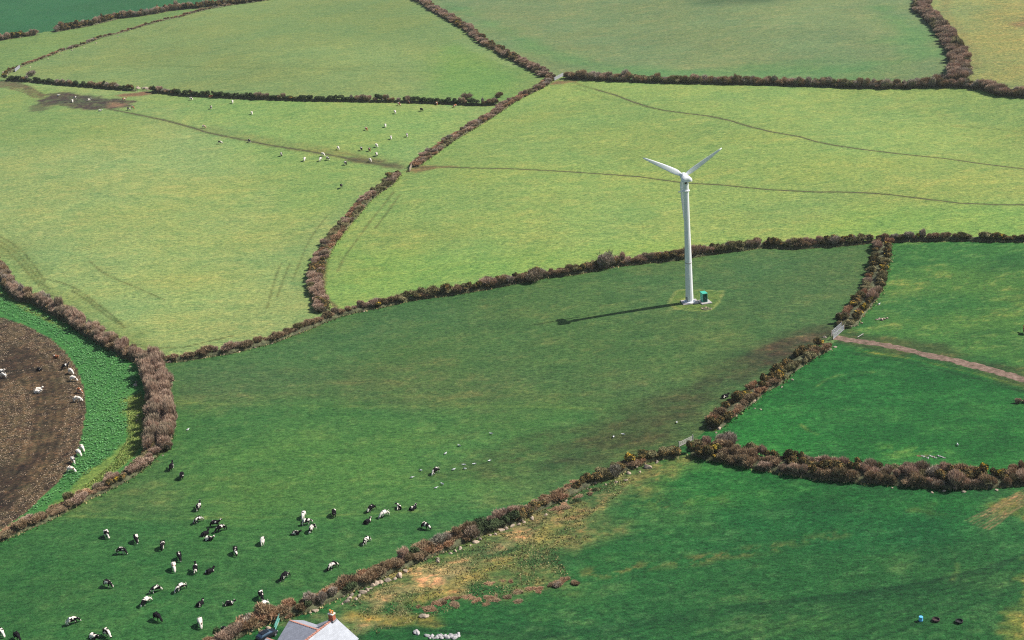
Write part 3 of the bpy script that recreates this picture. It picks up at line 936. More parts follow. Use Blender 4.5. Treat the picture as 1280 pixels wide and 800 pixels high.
def shrub_mesh(name, mat, kind, n, rx=1.3, rz=1.15, seed=0, lumps=7):
    """a bush about 2*rx wide and 2*rz high standing on z=0, made of several overlapping lobes"""
    rg_ = np.random.default_rng(seed)
    cs = np.stack([rg_.uniform(-.5, .5, lumps) * rx, rg_.uniform(-.5, .5, lumps) * rx, rz * rg_.uniform(.65, 1.05, lumps)], 1)
    rs = rg_.uniform(.38, .75, lumps) * rx
    k = rg_.integers(0, lumps, n)
    d = rdir(n)
    d[:, 2] = np.where(rg_.random(n) < .75, np.abs(d[:, 2]), d[:, 2])
    rad = rg_.uniform(.25, 1.0, n) ** .55
    p = cs[k] + d * (rs[k] * rad)[:, None] * np.array([1, 1, rz / rx])
    p[:, 2] = np.maximum(p[:, 2], .05)
    out = d.copy()
    hz = p[:, 2] / (rz * 1.9)
    if kind in ("twig", "cane"):
        up_ = 1.1 if kind == "twig" else .4
        dr = out + np.array([0, 0, up_]) + rg_.normal(size=(n, 3)) * .45
        dr /= np.linalg.norm(dr, axis=1, keepdims=True)
        L = rg_.uniform(.3, 1.05, n) * (1 if kind == "twig" else .9)
        wd = rg_.uniform(.035, .085, n)
        big_ = rad < .7
        wd = np.where(big_, wd * 1.7, wd)
        side = np.cross(dr, rdir(n))
        side /= np.linalg.norm(side, axis=1, keepdims=True)
        base = p - dr * (L * .5)[:, None]
        P = np.stack([base - side * wd[:, None], base + side * wd[:, None], p + dr * (L * .5)[:, None]], 1)
        t0 = np.clip(rad * .35 + hz * .35 + rg_.uniform(-.12, .12, n), 0, 1)  # shade painted into the tint: inner and lower twigs darker, tops lighter
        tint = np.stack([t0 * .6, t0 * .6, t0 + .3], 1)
        return tri_mesh(name, P, tint, mat, 3)
    # leafy or spiny tufts: small quads
    s = rg_.uniform(.07, .17, n)
    a = rdir(n)
    nrm = out + rg_.normal(size=(n, 3)) * .5
    nrm /= np.linalg.norm(nrm, axis=1, keepdims=True)
    a = np.cross(nrm, a)
    a /= np.linalg.norm(a, axis=1, keepdims=True)
    b = np.cross(nrm, a)
    a *= s[:, None]
    b *= (s * rg_.uniform(.5, 1.0, n))[:, None]
    P = np.stack([p - a, p - b * .8, p + a, p + b], 1)
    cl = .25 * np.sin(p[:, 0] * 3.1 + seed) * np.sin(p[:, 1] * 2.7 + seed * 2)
    tint = np.clip(rad * .38 + hz * .42 + cl + rg_.uniform(-.16, .16, n), 0, 1)  # leaves darken inwards and downwards, the bush's shade put into their colour
    return tri_mesh(name, P, tint, mat, 4)


VAR = {}
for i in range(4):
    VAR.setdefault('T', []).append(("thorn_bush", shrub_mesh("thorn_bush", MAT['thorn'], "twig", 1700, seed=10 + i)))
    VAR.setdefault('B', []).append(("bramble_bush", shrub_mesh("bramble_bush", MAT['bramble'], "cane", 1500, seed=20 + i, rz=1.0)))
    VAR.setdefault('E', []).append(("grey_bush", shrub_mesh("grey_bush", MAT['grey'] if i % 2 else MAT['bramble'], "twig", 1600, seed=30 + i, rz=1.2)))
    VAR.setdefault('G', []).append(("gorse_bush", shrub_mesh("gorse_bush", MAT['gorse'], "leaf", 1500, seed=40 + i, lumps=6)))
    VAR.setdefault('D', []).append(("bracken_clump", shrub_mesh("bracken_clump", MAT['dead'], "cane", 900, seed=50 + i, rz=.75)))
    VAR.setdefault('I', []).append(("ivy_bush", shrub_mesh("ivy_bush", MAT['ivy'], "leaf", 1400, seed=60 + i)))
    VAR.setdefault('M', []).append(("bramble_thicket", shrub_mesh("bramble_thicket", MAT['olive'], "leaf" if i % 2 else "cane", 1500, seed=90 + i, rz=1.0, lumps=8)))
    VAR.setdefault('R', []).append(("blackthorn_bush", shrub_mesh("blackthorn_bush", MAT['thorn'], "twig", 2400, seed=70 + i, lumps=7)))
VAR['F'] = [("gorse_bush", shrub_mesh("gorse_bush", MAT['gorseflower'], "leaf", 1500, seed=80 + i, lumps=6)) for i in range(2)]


def stone_mesh(seed, mat):
    r = random.Random(seed)
    import bmesh
    bm = bmesh.new()
    bmesh.ops.create_icosphere(bm, subdivisions=2, radius=1.0)
    for _ in range(7):           # chop faces off the ball: a fieldstone
        n_ = Vector((r.uniform(-1, 1), r.uniform(-1, 1), r.uniform(-.8, 1))).normalized()
        c_ = r.uniform(.55, .8)
        for v in bm.verts:
            dd = v.co.dot(n_) - c_
            if dd > 0:
                v.co -= n_ * dd
    me = bpy.data.meshes.new("stone")
    bm.to_mesh(me)
    bm.free()
    me.materials.append(mat)
    return me


STONES = [stone_mesh(i, MAT['stone']) for i in range(6)]
RUBBLE = [stone_mesh(i + 20, MAT['rubble']) for i in range(4)]


def resample(P, step):
    seg = np.hypot(*np.diff(P, axis=0).T)
    cum = np.concatenate([[0], np.cumsum(seg)])
    n = max(2, int(cum[-1] / step))
    s = np.linspace(0, cum[-1], n)
    return np.stack([np.interp(s, cum, P[:, 0]), np.interp(s, cum, P[:, 1])], 1), cum[-1]


HLABEL = {
 "far_top_left": ("dark hedge fragment at the far left edge below the dark green field", "hedge"),
 "far_top_left2": ("broken dark hedge running along the dark green field at the top left", "hedge"),
 "stony_top_left": ("stony hedge bank with sparse brown scrub climbing from the left gate to the top edge", "hedge"),
 "dark_left": ("short dark low hedge between the far left corner and the pink earth gateway", "hedge"),
 "dark_mid": ("long thin dark hedge behind the distant grazing cows, right of the pink earth gateway", "hedge"),
 "top_centre": ("brown hedge slanting from the top edge down to the pale gateway in the upper centre", "hedge"),
 "junction": ("pale stony hedge running from the pale upper gateway down to the wooden gate", "hedge"),
 "far_right": ("long straight dark hedge across the upper right, behind the turbine", "hedge"),
 "top_right": ("broad purple brown hedge coming down from the top edge at the right", "hedge"),
 "bend": ("curving brown hedge with orange gorse between the two bright pastures", "hedge"),
 "left": ("pinkish brown hedge running from the left edge above the kale strip", "hedge"),
 "scrub": ("tall thick block of purple brown blackthorn scrub beside the kale strip", "hedge"),
 "lower_left": ("low rusty brown bramble hedge between the grazed soil and the cow field", "hedge"),
 "centre_west": ("low brown hedge along the top of the turbine field, left of the hedge bend", "hedge"),
 "centre": ("long brown and green hedge passing just behind the turbine", "hedge"),
 "centre_east": ("dark gorse hedge along the right edge above the right hand green field", "hedge"),
 "gate_north": ("yellowish gorse hedge right of the turbine, ending at the metal gate", "hedge"),
 "gate_south": ("ragged gorse hedge with pale stones just below the metal gate", "hedge"),
 "foreground_east": ("gorse and stone hedge dipping left from the white gate", "hedge"),
 "foreground": ("rough brown hedge with a row of pale boulders, leading down to the house", "hedge"),
 "thick_east": ("very thick dark gorse hedge at the right below the deep green field", "hedge"),
}
HOBJ = {}
for hi, (key, pts, wid, hgt, mix) in enumerate(HEDGES):
    P = HLINES[key]
    r = random.Random(100 + hi)
    mid_ = P[len(P) // 2]
    z0 = float(terr(mid_[0], mid_[1]))
    root = empty("hedge", (mid_[0], mid_[1], z0))
    tag(root, HLABEL[key][0], "hedge", "hedges between the fields")
    HOBJ[key] = root
    # earth bank
    Q, L = resample(P, 1.4)
    vs, fs = [], []
    prof = [(-1, -.1), (-.75, .45), (-.35, .85), (0.05, 1.0), (.4, .8), (.8, .4), (1, -.1)]
    bh = min(1.1, hgt * .42)
    for i, p in enumerate(Q):
        a_, b_ = Q[max(0, i - 1)], Q[min(len(Q) - 1, i + 1)]
        d = (b_ - a_) / (np.hypot(*(b_ - a_)) + 1e-9)
        nr = np.array([-d[1], d[0]])
        endf = min(1.0, (i + .3) / 2.0, (len(Q) - 1 - i + .3) / 2.0)
        for (u, z) in prof:
            q_ = p + nr * (u * wid * .46 + r.uniform(-.15, .15))
            vs.append((q_[0] - mid_[0], q_[1] - mid_[1], float(terr(q_[0], q_[1])) - z0 + (z * bh * endf + r.uniform(-.1, .1) if z > 0 else -.15)))
    k7 = len(prof)
    for i in range(len(Q) - 1):
        for j in range(k7 - 1):
            k = i * k7 + j
            fs.append((k, k + k7, k + k7 + 1, k + 1))
    me = bpy.data.meshes.new("bank")
    me.from_pydata(vs, [], fs)
    me.materials.append(MAT['bank'])
    mesh_obj("bank", me, root)
    # bushes, in one to three staggered rows
    nrow = 1 if wid < 3.2 else (2 if wid < 6 else 3)
    total = int(L / 1.45) * nrow
    step = 1.45 if total <= 290 else L * nrow / 290
    Q, L = resample(P, step)
    u = 0
    for row in range(nrow):
        off0 = 0 if nrow == 1 else (row / (nrow - 1) - .5) * (wid - 2.2)
        cur = r.choice(mix)
        for i, p in enumerate(Q):
            if r.random() < .35:
                cur = r.choice(mix)
            if r.random() < (.22 if key == "stony_top_left" else .08):
                continue
            a_, b_ = Q[max(0, i - 1)], Q[min(len(Q) - 1, i + 1)]
            d = (b_ - a_) / (np.hypot(*(b_ - a_)) + 1e-9)
            q_ = p + np.array([-d[1], d[0]]) * (off0 + r.uniform(-.45, .45)) + d * r.uniform(-.6, .6)
            kind = 'F' if (cur == 'G' and r.random() < .13) else cur
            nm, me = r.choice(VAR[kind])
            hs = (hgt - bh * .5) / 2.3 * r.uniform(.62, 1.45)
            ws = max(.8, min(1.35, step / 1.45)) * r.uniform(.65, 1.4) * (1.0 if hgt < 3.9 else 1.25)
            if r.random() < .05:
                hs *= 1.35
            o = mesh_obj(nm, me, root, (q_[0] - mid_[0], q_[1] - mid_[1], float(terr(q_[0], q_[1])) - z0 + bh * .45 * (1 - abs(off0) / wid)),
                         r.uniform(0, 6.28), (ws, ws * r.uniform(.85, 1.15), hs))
            u += 1

# pale boulders at the foot of hedges
STN = {
 "foreground": [(547, 699, .7), (563, 692, .75), (569, 689, .8), (575, 686, .6), (588, 682, .7), (595, 678, 1.0), (600, 674, .7), (613, 669, .7), (619, 668, .8), (626, 663, 1.1), (633, 661, .9), (640, 658, .8), (648, 656, .7), (655, 653, .8), (665, 648, .8), (682, 644, .6),
                (428, 755, .7), (433, 752, .9), (437, 748, .8), (440, 744, 1.0), (445, 749, .8), (449, 745, 1.0), (453, 741, 1.0), (459, 738, .8), (463, 736, .7), (466, 732, 1.0), (470, 730, .8), (476, 728, .7), (485, 726, 1.15), (494, 724, .7), (499, 720, 1.0), (507, 714, .9), (531, 700, .9), (547, 702, .8), (394, 764, .8), (388, 766, .6), (346, 780, .7), (336, 786, .7), (327, 790, .9), (322, 777, .6), (292, 793, .7), (283, 796, .8), (300, 795, .5)],
 "foreground_east": [(809, 585, 1.2), (786, 592, .8), (782, 601, .9), (770, 603, .6), (800, 590, .6), (757, 606, .5), (821, 578, .6), (735, 611, .5), (720, 620, .4), (708, 626, .45)],
 "gate_south": [(1036, 431, .7), (1044, 434, .7), (1038, 437, .7), (1031, 422, .8), (941, 502, 1.0), (943, 511, .6), (899, 536, .7), (895, 541, .6), (888, 536, .5), (905, 520, .6), (985, 469, .7), (990, 475, .6), (977, 484, .6), (920, 520, .5), (951, 512, .5)],
 "gate_north": [(1077, 404, .6), (1064, 408, .6), (1052, 405, .8), (1049, 411, .6), (1098, 381, .4), (1091, 362, .6), (1089, 352, .6)],
 "thick_east": [(1205, 615, .8), (1165, 616, .5), (1235, 609, .6), (1180, 614, .5), (1246, 613, .5), (1115, 610, .4)],
 "lower_left": [(150, 596, .4)],
 "scrub": [(170, 478, 1.0), (169, 482, .8), (163, 459, .6), (172, 520, .7), (171, 526, .6), (170, 512, .5)],
 "centre_west": [(212, 453, .8)],
 "bend": [(487, 229, .9), (489, 232, .6), (423, 293, .8), (420, 300, .5), (406, 315, .6)],
 "junction": [(530, 196, .9), (528, 200, .7), (660, 115, .8), (600, 155, .7), (570, 171, .8), (585, 163, .6), (556, 181, .7), (648, 125, .6), (690, 92, 1.0), (683, 93, .8)],
 "stony_top_left": [(147, 46, .9), (105, 60, .8), (90, 63, 1.0), (75, 68, .9), (60, 74, .9), (38, 84, .8), (120, 54, .8), (12, 88, 1.2), (4, 91, 1.2), (9, 94, 1.0)],
 "dark_mid": [(191, 112, 1.0)], "dark_left": [(172, 109, 1.2), (185, 111, 1.2), (178, 110, .9), (56, 97, .6)],
}
r = random.Random(11)
for key, L_ in STN.items():
    root = HOBJ[key]
    for (a, b, s) in L_:
        p = at(a, b)
        s *= r.uniform(.55, 1.0)
        o = mesh_obj("stone", r.choice(STONES), root, (p.x - root.location.x, p.y - root.location.y, p.z - root.location.z + s * .12), r.uniform(0, 6.28), (s * r.uniform(.8, 1.25), s * r.uniform(.6, .9), s * r.uniform(.5, .75)))
    P = HLINES[key]
    Q, L = resample(P, 4.5)
    for p in Q:             # smaller stones showing through along the same bank
        if r.random() < .5:
            w_ = [h[3] for h in HEDGES if h[0] == key][0]
            x_, y_ = p[0] + r.uniform(.2, .55) * w_, p[1] - r.uniform(.3, .6) * w_
            s = r.uniform(.2, .42)
            mesh_obj("stone", r.choice(STONES), root, (x_ - root.location.x, y_ - root.location.y, float(terr(x_, y_)) - root.location.z + s * .2), r.uniform(0, 6.28), (s, s * .8, s * .7))


# low dead brambles and bracken in the rough corner
def thicket(label, lines, hgt, mix, step, jit):
    root = None
    r = random.Random(len(label))
    for ln in lines:
        P = W(ln)
        Q, L = resample(P, step)
        for p in Q:
            if root is None:
                z0 = float(terr(p[0], p[1]))
                root = empty("thicket", (p[0], p[1], z0))
                tag(root, label, "thicket")
                ox, oy = p
            x_, y_ = p[0] + r.uniform(-jit, jit), p[1] + r.uniform(-jit, jit)
            nm, me = r.choice(VAR[r.choice(mix)])
            s = r.uniform(.4, .8)
            mesh_obj(nm, me, root, (x_ - ox, y_ - oy, float(terr(x_, y_)) - z0 - .2), r.uniform(0, 6.28), (s * 1.3, s, hgt / 2.3 * r.uniform(.6, 1.3)))
    return root


thicket("low line of dead bracken and brambles across the rough grass above the house", [[(525, 762), (545, 756), (557, 752), (575, 748), (595, 750)], [(540, 758), (570, 755)]], .8, "DDB", 1.1, 1.1)
thicket("orange brown bracken clump in the rough grass, upper of the low thickets", [[(615, 730), (628, 728), (636, 727)]], .8, "DBD", 1.0, .7)
thicket("broken bramble line right of the bracken in the rough grass", [[(600, 752), (616, 749), (640, 742), (652, 741), (668, 738)], [(612, 756), (640, 750)]], .7, "DBD", 1.2, 1.2)
thicket("grey green bramble mound at the right end of the rough grass", [[(676, 736), (690, 733), (705, 729), (722, 728)], [(692, 730), (712, 726)]], 1.0, "BEDD", 1.0, .9)
thicket("reddish bush cut by the right edge in the deep green field", [[(1272, 503), (1282, 502), (1296, 506)]], 1.4, "T", 1.0, .6)
thicket("dead weeds round a pale heap at the foot of the deep green field", [[(1150, 571), (1166, 571), (1182, 572)]], .4, "DD", 1.3, .6)
thicket("green bramble patch at the foot of the hedge below the gorse", [[(745, 612), (725, 622), (705, 632), (690, 638)]], .8, "IDB", 1.1, .8)
thicket("brambles between the slate roofed house and the cow field", [[(345, 772), (362, 770), (380, 762), (392, 757)], [(310, 787), (325, 783)]], 1.3, "BIDD", 1.1, .7)
thicket("blackthorn spilling down beside the kale and the scrub block", [[(187, 500), (184, 520), (186, 540)]], 1.2, "BD", 1.3, .7)


# single trees and tall shrubs
def bare_tree(label, px, py, H_, rad, mat, seed, nt_=3800, name="bare_tree"):
    p = at(px, py)
    root = empty(name, p)
    tag(root, label, "tree")
    r = random.Random(seed)
    mb = MB()
    tips = []

    def limb(a, d, L, rad_, lev):
        b = a + d * L
        mb.lathe([(rad_, 0), (rad_ * .62, L)], 6, a, d, cap=False)
        if lev == 0:
            tips.append((b, d))
            return
        for k in range(r.choice((2, 3, 3))):
            nd = (d + Vector((r.uniform(-1, 1), r.uniform(-1, 1), r.uniform(-.3, .6))) * .75).normalized()
            limb(b, nd, L * r.uniform(.6, .8), rad_ * .6, lev - 1)
    for k in range(3):
        d = Vector((r.uniform(-.4, .4), r.uniform(-.4, .4), 1)).normalized()
        limb(Vector((r.uniform(-.3, .3), r.uniform(-.3, .3), -.1)), d, H_ * .3, .13, 3)
    mb.obj("trunk", MAT['bramble'], root)
    me = shrub_mesh("crown", mat, "twig", nt_, rx=rad, rz=H_ * .46, seed=seed, lumps=9)
    mesh_obj("crown", me, root, (0, 0, -H_ * .10))
    return root


bare_tree("round bare tree standing up out of the hedge left of the turbine", 758, 336, 8.2, 3.0, MAT['grey'], 5)
bare_tree("broad bare thorn tree in the hedge, far left of the turbine", 668, 350, 5.4, 3.8, MAT['thorn'], 6)
bare_tree("pale pinkish bare bush by the stony gateway at the far left", 39, 95, 5.2, 3.2, MAT['grey'], 7, 2500)
bare_tree("small round pink bare tree in the dark hedge near the upper hedge corner", 583, 124, 5.2, 3.4, MAT['thorn'], 8, 2500)
bare_tree("large grey bare shrub where the two upper right hedges meet", 1200, 97, 6.0, 6.5, MAT['grey'], 9, 5200)
bare_tree("smaller grey bare shrub left of the large one at the upper right hedge corner", 1177, 101, 4.6, 4.4, MAT['grey'], 10, 3000)
bare_tree("dark rounded bush in the broken hedge under the dark green field", 139, 24, 6.4, 5.2, MAT['bramble'], 11, 2600)
bare_tree("dark bush at the left end of the broken far hedge", 75, 38, 5.0, 4.6, MAT['bramble'], 12, 2200)
bare_tree("grey bare shrub at the bend of the hedge just right of the white gate", 908, 556, 4.2, 2.5, MAT['grey'], 13, 3200)
bare_tree("pale grey bare shrub among the gorse left of the white gate", 766, 595, 3.6, 1.9, MAT['grey'], 14, 2600)
bare_tree("pale grey bare shrub in the hedge above the boulder row", 629, 648, 3.0, 1.9, MAT['grey'], 15, 2600)
bare_tree("tall dark bramble mound in the hedge above the roof", 437, 734, 3.6, 2.2, MAT['bramble'], 16, 3000)
bare_tree("dark green grey shrub in the middle of the boulder hedge", 535, 690, 3.4, 2.0, MAT['bramble'], 17, 3000)
bare_tree("bush with a green top near the bottom left end of the foreground hedge", 307, 782, 3.0, 1.6, MAT['grey'], 18, 2400)
bare_tree("small dark bush above the stony hedge, near the upper end of the thin hedge", 624, 122, 4.0, 2.4, MAT['bramble'], 19, 2000)

# ------------------------------------------------------------------ scattered stuff


def scatter(name, poly, n, size, mat, tint_lo, tint_hi, kind="blade", fieldmask=None, hgt=.4, excl=None):
    P = W(poly)
    x0, y0 = P.min(0)
    x1, y1 = P.max(0)
    xs = rng.uniform(x0, x1, n * 3)
    ys = rng.uniform(y0, y1, n * 3)
    q = inside(xs, ys, P)
    if excl is not None:
        q &= ~excl(xs, ys)
    xs, ys = xs[q][:n], ys[q][:n]
    n = len(xs)
    zs = terr(xs, ys)
    base = np.stack([xs, ys, zs], 1)
    if kind == "blade":
        a = rng.uniform(0, 6.28, n)
        w = size * rng.uniform(.5, 1.2, n)
        h = hgt * rng.uniform(.5, 1.3, n)
        ax = np.stack([np.cos(a), np.sin(a), np.zeros(n)], 1) * w[:, None] * .5
        lean = np.stack([rng.normal(0, .4, n), rng.normal(0, .4, n), np.ones(n)], 1) * h[:, None]
        T = np.stack([base - ax - [0, 0, .02], base + ax - [0, 0, .02], base + lean], 1)
        t = rng.uniform(tint_lo, tint_hi, n)
        me = tri_mesh(name, T, np.stack([t * .7, t * .7, t], 1), mat, 3)
    elif kind == "flat":
        a = rng.uniform(0, 6.28, n)
        L = size * rng.uniform(.5, 1.3, n)
        d = np.stack([np.cos(a), np.sin(a), rng.uniform(0, .3, n)], 1) * L[:, None]
        s_ = np.stack([-np.sin(a), np.cos(a), np.zeros(n)], 1) * (L * .3)[:, None]
        b0 = base + np.array([0, 0, .05])
        t = rng.uniform(tint_lo, tint_hi, n)
        me = tri_mesh(name, np.stack([b0 - s_, b0 + s_, b0 + d], 1), t, mat, 3)
    else:
        quads_ = []
        tint = []
        for k in range(7):
            a = rng.uniform(0, 6.28, n)
            L = size * rng.uniform(.6, 1.1, n)
            d = np.stack([np.cos(a), np.sin(a), rng.uniform(.15, .9, n)], 1) * L[:, None]
            s_ = np.stack([-np.sin(a), np.cos(a), np.zeros(n)], 1) * (L * .38)[:, None]
            c0 = base + np.array([0, 0, hgt * .35])
            quads_.append(np.stack([c0, c0 + d * .55 - s_, c0 + d, c0 + d * .55 + s_], 1))
            tint.append(np.clip(rng.uniform(tint_lo, tint_hi, n), 0, 1))
        me = tri_mesh(name, np.concatenate(quads_), np.concatenate(tint), mat, 4)
    o = mesh_obj(name, me)
    return o


KALE = [(-14, 352), (4, 368), (26, 382), (50, 391), (75, 403), (105, 420), (135, 436), (160, 452), (170, 465), (172, 480), (160, 495), (158, 520), (160, 540), (148, 560), (128, 580), (108, 594), (78, 616), (50, 636), (28, 652), (16, 655), (40, 636), (60, 617), (78, 598), (94, 576), (103, 552), (108, 525), (110, 505), (107, 480), (98, 456), (84, 436), (62, 418), (35, 404), (0, 390), (-14, 385)]
o = scatter("kale_crop", KALE, 11000, .29, MAT['kale'], .05, 1.0, "plant", hgt=.42, excl=lambda a_, b_: (vn(a_, b_, 1.1, 31) < .16) | (dist(a_, b_, SP, 8, True) < 1.6 * vn(a_, b_, 2.5, 33)))
tag(o, "bright green leafy kale strip between the grazed soil and the hedge", "crop", kind="stuff")
DARKB = W([(15, 430), (50, 440), (74, 466), (83, 500), (80, 540), (68, 575), (45, 600), (10, 636), (-40, 660), (-40, 596), (15, 580), (38, 552), (45, 520), (40, 494), (25, 478), (-40, 484), (-40, 456), (5, 452)])
o = scatter("stubble", SOIL, 24000, .28, MAT['stubble'], .2, 1.0, "flat", hgt=.2, excl=lambda a_, b_: inside(a_, b_, DARKB) & (vn(a_, b_, 1.3, 5) < .75))
tag(o, "pale kale stubble scattered over the dark grazed soil", "stubble", kind="stuff")
ROUGH = [(405, 768), (430, 758), (475, 724), (557, 690), (645, 656), (735, 612), (800, 590), (790, 605), (730, 650), (740, 670), (700, 700), (720, 735), (640, 745), (560, 765), (480, 790), (440, 800)]
o = scatter("dry_grass", ROUGH, 9000, .30, MAT['tuft'], .1, .9, "blade", hgt=.28, excl=lambda a_, b_: vn(a_, b_, 3.0, 71) < .42)
tag(o, "rough ochre grass tussocks beside the boulder row", "grass", kind="stuff")
o = scatter("margin_grass", [(160, 500), (176, 490), (186, 520), (180, 552), (160, 578), (120, 606), (100, 612), (140, 580), (158, 552)], 5000, .28, MAT['green_tuft'], .3, 1.0, "blade", hgt=.3)
tag(o, "yellow green grass margin between the kale strip and the scrub", "grass", kind="stuff")

pts_ = []
for h in HEDGES:
    Q, L = resample(HLINES[h[0]], .35)
    d_ = np.gradient(Q, axis=0)
    d_ /= np.linalg.norm(d_, axis=1, keepdims=True) + 1e-9
    nr_ = np.stack([-d_[:, 1], d_[:, 0]], 1)
    for k in range(4):
        keep = rng.random(len(Q)) < .75
        sg = rng.choice([-1, 1], len(Q))
        off_ = sg * (h[2 if False else 3] if False else h[2]) * .40 + sg * np.abs(rng.normal(0, .5, len(Q)))
        pts_.append((Q + nr_ * off_[:, None] + rng.normal(0, .15, Q.shape))[keep])
pts_ = np.concatenate(pts_)
n = len(pts_)
base = np.stack([pts_[:, 0], pts_[:, 1], terr(pts_[:, 0], pts_[:, 1])], 1)
a = rng.uniform(0, 6.28, n)
w = rng.uniform(.12, .32, n)
h_ = rng.uniform(.15, .6, n)
ax_ = np.stack([np.cos(a), np.sin(a), np.zeros(n)], 1) * w[:, None]
T = np.stack([base - ax_, base + ax_, base + np.stack([rng.normal(0, .35, n), rng.normal(0, .35, n), np.ones(n)], 1) * h_[:, None]], 1)
cl_ = np.clip(vn(pts_[:, 0], pts_[:, 1], 5.0, 77) + rng.normal(0, .15, n), 0, 1)
o = mesh_obj("verge_grass", tri_mesh("verge_grass", T, np.stack([cl_ * .7, cl_ * .7, cl_], 1), MAT['tuft']))
tag(o, "long rough grass along the foot of the hedges", "grass", kind="stuff")

# ------------------------------------------------------------------ wind turbine
tb = at(862, 378)
tur = empty("wind_turbine", tb)
tag(tur, "white three bladed wind turbine on a tapered tower in the middle green field", "wind turbine")
mb = MB()
mb.lathe([(1.75, 0), (1.75, .18), (1.5, .26), (1.15, .30)], 8, (0, 0, 0.25))
mb.lathe([(1.13, .5), (1.05, 4), (.97, 12.0)], 14, cap=False)
mb.obj("tower_section", MAT['white_paint'], tur, smooth=False)
mb = MB()
mb.lathe([(.965, 12.12), (.80, 24), (.76, 35.4)], 14, cap=True)
mb.obj("tower_section", MAT['white_paint'], tur)
mb = MB()
mb.lathe([(1.02, 11.96), (1.04, 12.0), (1.04, 12.14), (1.0, 12.18)], 20)
mb.obj("flange", MAT['concrete'], tur)
mb = MB()
mb.box(-.9, -.5, .95, .12, .9, 1.9, .5, .0)
mb.obj("door", MAT['grey_steel'], tur)
mb = MB()
mb.lathe([(.95, 32.9), (1.02, 32.95), (1.02, 33.15), (.95, 33.2)], 20)
mb.bar((-.8, -.3, 33.0), (-2.0, -.7, 33.0), .14, 8)
mb.lathe([(.05, 0), (.26, .05), (.26, .25), (.05, .3)], 10, (-2.0, -.7, 32.85))
mb.obj("service_ring", MAT['white_paint'], tur)
mb = MB()
mb.box(0, 0, .12, 4.6, 3.6, .3, .1, .08)
mb.obj("foundation_slab", MAT['concrete'], tur)
mb = MB()
for k in range(16):
    a = k / 16 * 2 * math.pi
    mb.lathe([(.05, 0), (.05, .14)], 6, (1.32 * math.cos(a), 1.32 * math.sin(a), .52))
mb.obj("anchor_bolt", MAT['grey_steel'], tur)["kind"] = "stuff"
ax = Vector((-.18, .984, 0)).normalized()
hubz = 36.7
sx_ = Vector((ax.y, -ax.x, 0))
mb = MB()
vs, fs = [], []
secs = [(-1.75, .95, .75), (-1.6, 1.35, 1.15), (-1.2, 1.52, 1.42), (-.3, 1.45, 1.55), (.7, 1.15, 1.4), (1.5, .85, 1.15)]
for (d_, w_, h_) in secs:      # hooded housing: rounded top, flat underside
    for i in range(13):
        t = math.pi * i / 12
        vs.append(Vector((0, 0, hubz - .75)) + ax * d_ + sx_ * (w_ * math.cos(t)) + Vector((0, 0, h_ * math.sin(t) ** .85)))
for a_ in range(len(secs) - 1):
    for i in range(13):
        j = (i + 1) % 13
        fs.append((a_ * 13 + i, a_ * 13 + j, (a_ + 1) * 13 + j, (a_ + 1) * 13 + i))
fs.append(tuple(range(12, -1, -1)))
fs.append(tuple(range((len(secs) - 1) * 13, len(secs) * 13)))
mb.add(vs, fs)
mb.obj("nacelle", MAT['white_paint'], tur)
mb = MB()
mb.lathe([(.80, 0), (.70, .95)], 14, (0, 0, 35.25))
mb.obj("yaw_collar", MAT['white_paint'], tur)
mb = MB()
mb.box(-.1, -.78, hubz - 1.2, .5, .2, .7, .2)
mb.obj("vent", MAT['dark'], tur)
hub = Vector((0, 0, hubz)) + ax * 2.0
mb = MB()
mb.lathe([(1.05, -.65), (1.0, .1), (.8, .7), (.45, 1.1), (.05, 1.3)], 20, hub, ax)
mb.obj("hub", MAT['blade'], tur, smooth=True)
rx_ = Vector((ax.y, -ax.x, 0))
for k, ang in enumerate((60, -60, 180)):
    d = rx_ * math.sin(R(ang)) + Vector((0, 0, 1)) * math.cos(R(ang))
    tang = ax.cross(d).normalized()
    mb = MB()
    sts = [(.5, .55, .42, 0), (.95, .95, .38, .1), (1.6, 1.35, .32, .3), (2.6, 1.6, .24, .26), (4.5, 1.5, .17, .18), (7, 1.3, .11, .12), (9.5, .95, .07, .07), (12.2, .55, .04, .04), (13.1, .22, .02, 0.02)]
    vs, fs = [], []
    n = 12
    for (s_, ch, th, tw) in sts:
        c_ = math.cos(tw)
        sn = math.sin(tw)
        cd = tang * c_ + ax * sn
        td = ax * c_ - tang * sn
        for i in range(n):
            t = 2 * math.pi * i / n
            x_ = math.cos(t) * ch * .5 + ch * .12
            y_ = math.sin(t) * th * .5 * (1 + .5 * math.cos(t))
            vs.append(hub + d * s_ + cd * x_ + td * y_)
    for a_ in range(len(sts) - 1):
        for i in range(n):
            j = (i + 1) % n
            fs.append((a_ * n + i, a_ * n + j, (a_ + 1) * n + j, (a_ + 1) * n + i))
    fs.append(tuple(range((len(sts) - 1) * n, len(sts) * n)))
    mb.add(vs, fs)
    mb.obj("blade", MAT['blade'], tur, smooth=True)

